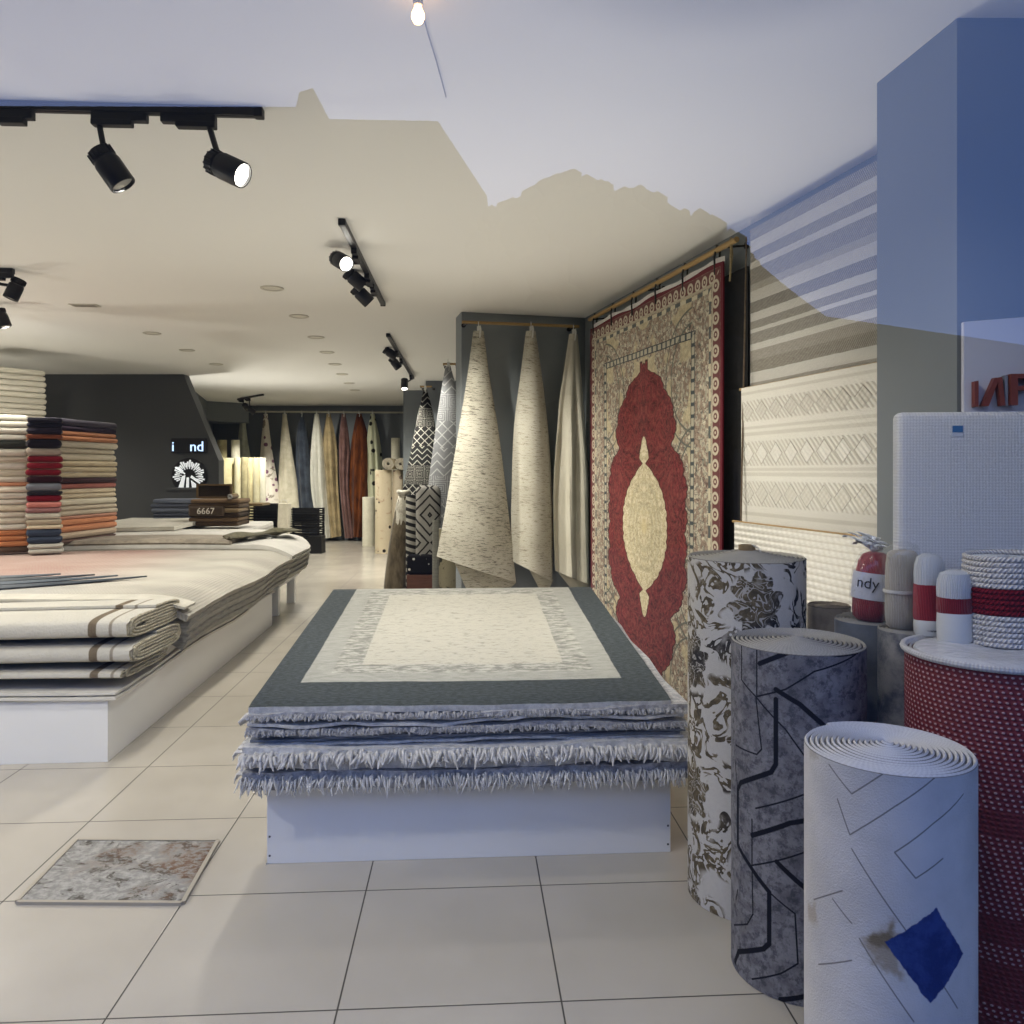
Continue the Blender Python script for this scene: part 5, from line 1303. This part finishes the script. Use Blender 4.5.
bm = BM(); pad(bm, -.16, .16, 0, .3, 0, .03, .01, .003); o = link('folded_rug', bm, blanket_mat('#7a6a4c'), loc=(at(252, 503, 9.6).x, 9.5, 1.02)); tag(o, 'flat khaki rug lying beside the small roll on the brown pile', 'rug')
def crate_stack(x0, x1, Y, ztop, n, where, grp, h):
    for i in range(n):
        z = i*h; W = x1-x0; root = empty('slatted_crate', ((x0+x1)/2, Y, z)); tag(root, f'black slatted crate, {NUMW(n-1-i)} of {where}', 'crate', grp)
        bm = BM()
        for sx in (-1, 1):
            for sy in (0, .4): box(bm, sx*W/2-.02, sx*W/2+.02, sy-.0, sy+.03, 0, h-.004)
        link('post', bm, M_blackp, parent=root)['kind'] = 'stuff'
        for k in range(3):
            bm = BM(); box(bm, -W/2, W/2, -.012, .0, .008+k*h/3, .008+k*h/3+h/3*.62); box(bm, -W/2, W/2, .43, .44, .008+k*h/3, .008+k*h/3+h/3*.62)
            link('slat', bm, M_blackp, parent=root)
        bm = BM(); box(bm, -W/2+.02, W/2-.02, .03, .43, .004, .014); link('bottom', bm, M_blackp, parent=root)
crate_stack(at(247, 0, 13.6).x, at(277, 0, 13.6).x, 13.6, .8, 6, 'the stack left of the white paper bag', 'crates left of the paper bag', .146)
crate_stack(at(287, 0, 14.2).x, at(318, 0, 14.2).x, 14.2, .8, 6, 'the stack right of the white paper bag', 'crates right of the paper bag', .128)
bm = BM(); box(bm, -.10, .14, 0, .3, 0, .30, bevel=.004); o = link('crate', bm, M_blackp, loc=(at(317, 0, 14.0).x, 13.75, 0.0)); tag(o, 'low black box at the foot of the right crate stack', 'box')
p = at(282, 530, 13.2)
bg_ = empty('paper_bag', (p.x, p.y, 0)); tag(bg_, 'tall white paper bag between the two black crate stacks', 'bag')
bm = BM(); box(bm, -.095, .085, 0, .14, 0, .90, bevel=.006)
for v in bm.verts:
    if v.co.z > .5: v.co.x += .03
link('bag', bm, fuzzy('paper_white', '#c9c2ae', '#d8d2c0', 8, .2), parent=bg_); bm = BM(); tube(bm, [(-.02, .0, .9), (-.01, 0, .95), (.03, 0, .96), (.07, 0, .95), (.08, 0, .9)], .005, 6); link('handle', bm, M_sheetw, parent=bg_)
# ornament, and a reflected sign modelled as glowing letters, on the dark wall
p = at(187, 476, 11.0); WYd = 11.0
art = empty('tree_ornament', (p.x, 11.07, p.z)); tag(art, 'round white cut-out tree ornament on the dark wall', 'wall ornament')
M_art = mat('ornament_white', color='#e6e6e2', rough=.4, emit=((.9, .95, 1), .55))  # weak glow in the material makes the ornament look lit
rg = random.Random(8); bm = BM()
for k in range(26):
    a = PI*(-.12+1.24*k/25); r0, r1 = .10+.03*(k % 2), .205+.02*math.sin(k*1.7)
    c, s = math.cos(a), math.sin(a); wd = .007
    prism(bm, [(c*r0-s*wd*.6, s*r0+c*wd*.6), (c*r1-s*wd*1.6, s*r1+c*wd*1.6), (c*r1+s*wd*1.6, s*r1-c*wd*1.6), (c*r0+s*wd*.6, s*r0-c*wd*.6)], 0, .012)
for pl_ in ([(-.20, .12), (-.06, .02), (-.05, .035), (-.17, .13)], [(-.15, -.18), (-.09, .0), (-.05, .01), (-.08, -.19)], [(.05, -.19), (.03, -.06), (.15, -.15), (.13, -.19)], [(-.04, -.19), (-.03, -.02), (.0, -.02), (.0, -.19)], [(.02, -.02), (.15, -.11), (.16, -.09), (.04, .01)]):
    prism(bm, pl_, 0, .012)
bm.transform(Matrix.Rotation(PI/2, 4, 'X')); o = link('cut_out', bm, M_art, parent=art); o['kind'] = 'thing'
bm = BM(); lathe(bm, [(0, 0), (.25, 0), (.25, .01), (0, .01)], 40); bm.transform(Matrix.Rotation(PI/2, 4, 'X')); o = link('backing', bm, M_blackp, parent=art); o.location = (0, .018, 0)
p = at(187, 446, 11.0)
lt = empty('letter_reflection', (p.x, 11.06, p.z)); tag(lt, 'reflected blue-white letters, modelled on the dark wall above the tree ornament', 'sign')
M_lit = mat('letter_glow', color='#dfe8ff', emit=((.45, .66, 1.), 1.6))
for body, dx in (('i', at(171, 0, 11).x), ('nd', at(195, 0, 11).x)):
    t = textobj(body, .20, .006, M_lit, 'reflected_letter', lt); t.rotation_euler = (PI/2, 0, 0); t.location = (dx-p.x, -.0, -.01)
bm = BM(); box(bm, -.25, .25, .010, .03, -.10, .11); link('letter_backing', bm, M_blackp, parent=lt)
bm = BM(); box(bm, at(168, 0, 10.6).x, at(212, 0, 10.6).x, 10.55, 11.05, 0, 1.18); box(bm, at(168, 0, 10.6).x-.02, at(212, 0, 10.6).x+.02, 10.53, 11.05, 1.18, 1.21)
o = link('counter', bm, M_dark_wall); tag(o, 'dark counter against the dark wall under the tree ornament', 'counter')
# pale standing rolls before the rear wall on the left
def plain_roll(px0, px1, Y, ztop, m, lab, z0=0., top=None, grp=None, name='carpet_roll'):
    a, c = at(px0, 0, Y), at(px1, 0, Y); r = (c.x-a.x)/2
    bm = spiral_roll(r, z0+.002, ztop, 5, r*.25, steps=32, gap=.1)
    o = link(name, bm, [m, top or m], smooth=True, loc=((a.x+c.x)/2, Y, 0)); return tag(o, lab, 'carpet roll', grp)
MR = {k: fuzzy('pale_roll_'+k, *v, 7, .3) for k, v in dict(cream=('#c9c19b', '#bfb68f'), ivory=('#d6cfae', '#cbc39f'), tan=('#a89d78', '#c2b88f'), olive=('#9c9472', '#b3aa86'), white=('#d8d4c0', '#ccc8b4')).items()}
gz = 'pale rolls before the rear wall'
Yr = 15.2; zr = zf(458, Yr)
plain_roll(211, 234, Yr, zr, MR['cream'], 'thickest cream roll, at the left end of the rear row of pale rolls', grp=gz)
for a, c, m, lab in ((234, 241, 'ivory', 'thin ivory roll next to the thickest cream roll'), (241, 248, 'olive', 'thin olive-beige roll third in the rear row'), (248, 253, 'tan', 'thinnest tan roll fourth in the rear row'), (253, 260, 'ivory', 'thin ivory roll fifth in the rear row'), (260, 266, 'white', 'thin white roll, last of the rear row before the flowered rug')):
    plain_roll(a, c, Yr-.1, zr+.01*R_.random(), MR[m], lab, grp=gz)
plain_roll(217, 227, 15.7, zf(440, 15.7), MR['tan'], 'taller greyish roll rising behind the thickest cream roll', grp=gz); plain_roll(231, 240, 15.7, zf(440, 15.7), MR['white'], 'taller white roll rising behind the rear row', grp=gz)
# the row of rugs hung by a corner along the rear wall
YB = 16.2
ra, rb = at(222, 411.5, YB), at(404, 412.5, YB)
rod(ra, rb, .018, 'long pale rod along the rear wall with a row of hanging rugs', m=mat('rod_pale', color='#b9b4a2', rough=.4), ndir=(0, -1, 0), wall_d=.28, brackets=4)
def on_rear(px, py, d): return hit(px, py, (0, YB-d, 0), (0, -1, 0))
def cloth(nm, c1, c2, sc=8, **k): return fuzzy(nm, c1, c2, sc, .3, **k)
def motif(nm, base, ink, sc, th, ink2=None):
    def fn(b):
        n = b.noise(b.coord('Object'), sc*.7, 3, .6, 1.); v = b.vor(b.coord('Object'), sc); c = b.mix(b.noise(b.coord('Object'), 3, 3), base, base)
        c = b.mix(1-b.ss(v, th, th+.06), c, ink)
        if ink2: c = b.mix(b.ss(n, .58, .64), c, ink2)
        return c, n
    return mat(nm, fn, rough=.9, spec=.1)
gr = 'rugs hung along the rear wall'
rear = [
 ('pale grey-green rug hanging leftmost on the rear wall, above the pale rolls', [(241, 414), (238, 440), (235, 470), (233, 500)], [(244, 414), (247, 440), (251, 470), (254, 500)], cloth('rear_sage', '#a7a999', '#969889')),
 ('white rug with scattered purple flowers hanging on the rear wall', [(264, 414), (261, 445), (258, 480), (256, 520)], [(267, 414), (271, 450), (277, 490), (282, 535)], motif('rear_flowers', '#d2ccc0', '#77536a', 6, .22, '#8c8478')),
 ('plain cream rug hanging third from the left on the rear wall', [(283, 414), (280, 450), (278, 490), (279, 538)], [(286, 414), (291, 450), (297, 490), (304, 538)], cloth('rear_cream', '#c9c3ae', '#b7b19c')),
 ('dark slate blue rug hanging on the rear wall', [(300, 414), (296, 450), (298, 495), (302, 538)], [(303, 414), (308, 450), (312, 495), (317, 538)], cloth('rear_slate', '#2d333c', '#414852', 4)),
 ('tall white rug hanging right of the dark slate one', [(315, 414), (311, 450), (311, 490), (319, 538)], [(318, 414), (323, 450), (326, 495), (330, 538)], cloth('rear_white', '#c8c7bc', '#bdbcb0')),
 ('tan gold rug hanging on the rear wall', [(327, 414), (323, 445), (326, 490), (330, 538)], [(330, 414), (336, 445), (338, 490), (341, 536)], cloth('rear_tan', '#9d8d6a', '#7d6f52', 4)),
 ('mauve brown rug hanging beside the orange one', [(342, 414), (339, 445), (340, 490), (345, 538)], [(345, 414), (349, 445), (348, 490), (353, 538)], cloth('rear_mauve', '#5d433c', '#6f5450', 5)),
 ('rust orange rug with a folded edge hanging on the rear wall', [(357, 414), (351, 445), (349, 490), (352, 537)], [(361, 414), (369, 445), (369, 490), (362, 537)], cloth('rear_rust', '#6b3a16', '#3d1d0b', 4, stretch=(3, 3, .6))),
 ('pale green rug with black spots hanging last on the rear wall', [(371, 414), (367, 440), (367, 470), (369, 520)], [(374, 414), (379, 440), (382, 470), (383, 520)], motif('rear_spots', '#b5b79c', '#23241f', 5, .2)),
]
for k, (lab, L_, R__, m) in enumerate(rear):
    draped(lab, 'rug', gr, L_, R__, on_rear, .06, m, bulge=.16, folds=.10 if k > 2 else .04, nu=16, nv=20, seed=k, thick=.012)
# rolls at the right of the rear room
M_spot = motif('spotted_cream', '#c3b69c', '#2a2522', 7, .18, '#b29e86'); M_spot2 = motif('flowered_cream', '#b9ad97', '#6d5f55', 6, .2)
plain_roll(374.5, 392, 13.87, zf(470, 13.87), M_spot, 'tall cream roll with dark spots standing in the rear right', grp='rolls at the rear right')
plain_roll(392, 403, 13.9, zf(470, 13.9), M_spot2, 'narrower flowered roll right of the dark-spotted one', grp='rolls at the rear right')
plain_roll(362, 376, 15.2, zf(497, 15.2), MR['white'], 'short plain white roll left of the dark-spotted one', grp='rolls at the rear right')
plain_roll(391, 400, 15.4, zf(438, 15.4), MR['white'], 'tallest white roll far behind the dark-spotted one', grp='rolls at the rear right')
for px, m, lab in ((388, M_spot, 'cream roll lying on top of the dark-spotted roll, spiral end forward'), (400.5, M_spot2, 'cream roll lying beside another on top of the standing rolls')):
    p = at(px, 470, 13.6); r = .108; bm = spiral_roll(r, 0, .6, 5, .03, steps=36); bm.transform(Matrix.Rotation(PI/2, 4, 'X'))
    o = link('carpet_roll', bm, [m, mat('roll_end', roll_top('#c9c1ad', '#6e675a'), rough=.9)], smooth=True, loc=(p.x, 14.2, zf(470, 13.87)+r+.003)); tag(o, lab, 'carpet roll', 'rolls lying on the rear right rolls')
# black and grey patterned rugs on the piers
def ethnic(nm, bg1, bg2, line, sc=1.):
    def fn(b):
        x, y, z = b.xyz(); z = z*sc; x = x*sc
        d1 = b.abs(b.frac((x+z)*5)-.5); d2 = b.abs(b.frac((x-z)*5)-.5); zz = b.abs(b.frac(x*4+.25)-.5)*.5
        row = b.m('MODULO', b.abs(b.floor(z*2.1)), 3.)
        diam = 1-b.ss(b.mn(d1, d2), .05, .09)
        e = b.abs(b.frac((z+zz*.5)*7)-.5); zig = 1-b.ss(e, .07, .13)
        sq = b.mx(b.abs(b.frac(x*4)-.5), b.abs(b.frac(z*4)-.5)); sqr = b.band(b.abs(b.sin(sq*22)), .93, 1.2, .06)
        f = b.mix(row < .5, b.vec(zig, zig, zig), b.vec(diam, diam, diam)); f2 = b.vm('DOT_PRODUCT', f, (.333, .333, .333), 1)
        f3 = b.mix((row > 1.5), f, b.vec(sqr, sqr, sqr)); f3 = b.vm('DOT_PRODUCT', f3, (.333, .333, .333), 1)
        n = b.noise(b.coord('Object'), 20, 3)
        c = b.mix(n, bg1, bg2)
        return b.mix(f3*.85, c, line), f3
    return mat(nm, fn, rough=.9, spec=.1)
M_eb = ethnic('black_tribal', '#131314', '#1d1d1e', '#8f8d83', 1.7); M_eg = ethnic('grey_tribal', '#77797b', '#8d8f91', '#b9bab8', 1.5)
def on_pier(Y): return lambda px, py, d: hit(px, py, (0, Y-d, 0), (0, -1, 0))
draped('black rug with white geometric lines draped on the rear pier', 'rug', 'patterned rugs on the piers', [(424, 389), (418, 415), (410, 455), (402, 492), (398, 520)], [(426, 388), (433, 415), (438, 455), (438, 490), (438, 520)], on_pier(11.6), .06, M_eb, bulge=.10, seed=4)
draped('grey rug with white zigzags draped beside the bay wall', 'rug', 'patterned rugs on the piers', [(446, 366), (440, 400), (433, 450), (428, 490), (427, 520)], [(450, 366), (458, 400), (462, 450), (464, 500), (465, 530)], on_pier(9.2), .06, M_eg, bulge=.10, seed=5)
for lab, p, q, wd in (('short rod carrying the black geometric rug', at(420, 386.5, 11.54), at(432, 386.5, 11.54), .35), ('short rod carrying the grey zigzag rug', at(443, 364, 9.14), at(456, 364, 9.14), .30)):
    rod(p, q, .012, lab, ndir=(0, -1, 0), wall_d=wd, brackets=2)
# bundles standing in the passage
pb = at(395, 592, 9.35)
bd = empty('wrapped_rug_bundle', (pb.x, pb.y, 0)); tag(bd, 'brown rug bundle in clear wrap, tied at the top, standing in the passage', 'rug bundle')
prof = [(0, 0), (.135, 0), (.137, .1), (.125, .4), (.105, .7), (.085, .95), (.062, 1.10), (.045, 1.16), (0, 1.165)]
bm = BM(); lathe(bm, prof, 24)
for v in bm.verts: v.co.x += .10*(v.co.z/1.16)**1.2
link('rug', bm, fuzzy('brown_wrapped', '#4d4436', '#6d6350', 6, .4, rough=.35, stretch=(3, 3, 1)), parent=bd, smooth=True)
bm = BM(); rg = random.Random(4); lathe(bm, [(.05, 1.13), (.062, 1.16), (.085, 1.20), (.07, 1.215), (.02, 1.19)], 18); lathe(bm, [(.088, .80), (.078, .98), (.058, 1.10), (.048, 1.14), (.055, 1.14), (.066, 1.10), (.086, .98), (.096, .80)], 18)
for v in bm.verts: v.co.x += .10*(v.co.z/1.16)**1.2+rg.uniform(-.01, .01); v.co.z += rg.uniform(-.012, .012)
link('tied_wrap', bm, fuzzy('crumpled_wrap', '#c6c2b4', '#9e9a8c', 12, .4, rough=.35), parent=bd, smooth='all')
M_zeb = mat('zebra_weave', lambda b: (b.mix(b.ss(b.sin(b.xyz()[2]*75+b.xyz()[0]*22), -.1, .15), '#141414', '#8d8a80'), None), rough=.9)
plain_roll(405.5, 416, 9.25, zf(495, 9.25), M_zeb, 'thin black and grey striped roll right of the wrapped bundle', z0=.0)
def swirlfn(b):
    x, y, z = b.xyz(); u = b.abs(x-.02)
    r = b.abs(b.frac((u*1.0+b.abs(b.frac(z*1.6)-.5)*.55)*11+b.noise(b.coord('Object'), 4, 2)*.6)-.5)
    return b.mix(b.ss(r, .10, .17), '#1a1a1b', '#8e8b84'), r
M_swirl = mat('black_swirl_cushion', swirlfn, rough=.9)
p = at(428, 485, 9.0)
bm = BM(); pad(bm, -.135, .145, 0, .14, .42, 1.275, .07, .002, 3); box(bm, -.12, .12, .01, .13, 0, .43, bevel=.01)
bmesh.ops.subdivide_edges(bm, edges=[e for e in bm.edges if e.calc_length() > .2], cuts=5, use_grid_fill=True)
o = link('folded_rug', bm, M_swirl, smooth=True, loc=(p.x, 9.0, 0), rz=.15); tag(o, 'grey rug with black swirls folded upright before the black geometric rug', 'rug')
p = at(420, 565, 8.6)
bm = BM(); pad(bm, -.15, .15, 0, .16, .31, .52, .03, .003, 4); o = link('folded_rug', bm, motif('black_white_ikat', '#17171a', '#b9b6ac', 14, .16), smooth=True, loc=(p.x, 8.62, 0)); tag(o, 'black and white folded rug lying on the small brown carton', 'rug')
bm = BM(); box(bm, -.15, .15, 0, .2, 0, .305, bevel=.004); o = link('carton', bm, blanket_mat('#5a3f34'), loc=(p.x, 8.62, 0)); tag(o, 'small reddish-brown carton on the floor in the passage', 'carton')
M_dfl = motif('dark_floral', '#6d6754', '#26251f', 9, .25, '#3a382f')
plain_roll(438, 461, 7.75, zf(528, 7.75), M_dfl, 'dark olive floral roll half hidden behind the streaked draped rug', top=M_rt_grey)
M_gpost = blanket_mat('#6b6a62')
plain_roll(432, 440, 8.4, zf(520, 8.4), M_gpost, 'thin plain grey-brown roll left of the dark floral roll')
# ------------------------------------------------------------------ little mat on the floor
c4 = [at(18, 903.5, H*F/(903.5-HY)), at(182, 904.5, H*F/(904.5-HY)), at(217, 842.5, H*F/(842.5-HY)), at(77, 842, H*F/(842-HY))]
org = c4[0].copy(); org.z = 0
fm = empty('floor_mat', org); tag(fm, 'small grey stone-look mat with brown stains on the tiles at the left', 'mat')
def ffm(u, v): 
    a = c4[0].lerp(c4[1], u); d = c4[3].lerp(c4[2], u); q = a.lerp(d, v)-org; q.z = .008; return q
def stain(b):
    x, y, z = b.xyz(); p = b.vec(x, y*1.2, 0.); n = b.noise(p, 9, 5, .7, .8); n2 = b.noise(p, 34, 4, .75); n3 = b.noise(b.vec(x+3, y, 0.), 4, 3, .6)
    c = b.mix(b.ss(n2, .35, .65), '#7c7b78', '#a19f9a'); c = b.mix(b.ss(n, .50, .58)*b.ss(n2, .38, .55), c, '#454039')
    br = b.ss(n3+(x-.22)*.7-b.abs(y-.24)*.9, .44, .64)*b.ss(n2, .40, .56); c = b.mix(br*.9, c, '#5d3c20')
    return c, n2+n
link('surface', sheet(ffm, 24, 18, .007), mat('stained_stone', stain, rough=.7, spec=.3, bstr=.5, bdist=.004), parent=fm)
bm = BM(); P = [q-org for q in c4]
for a, c in zip(P, P[1:]+P[:1]):
    d = (c-a).normalized(); n = Vector((d.y, -d.x, 0)); quad_slab(bm, [a+n*.010, c+n*.010, c-n*.004, a-n*.004], .011)
link('border', bm, mat('mat_border', color='#a19a8b', rough=.6), parent=fm)
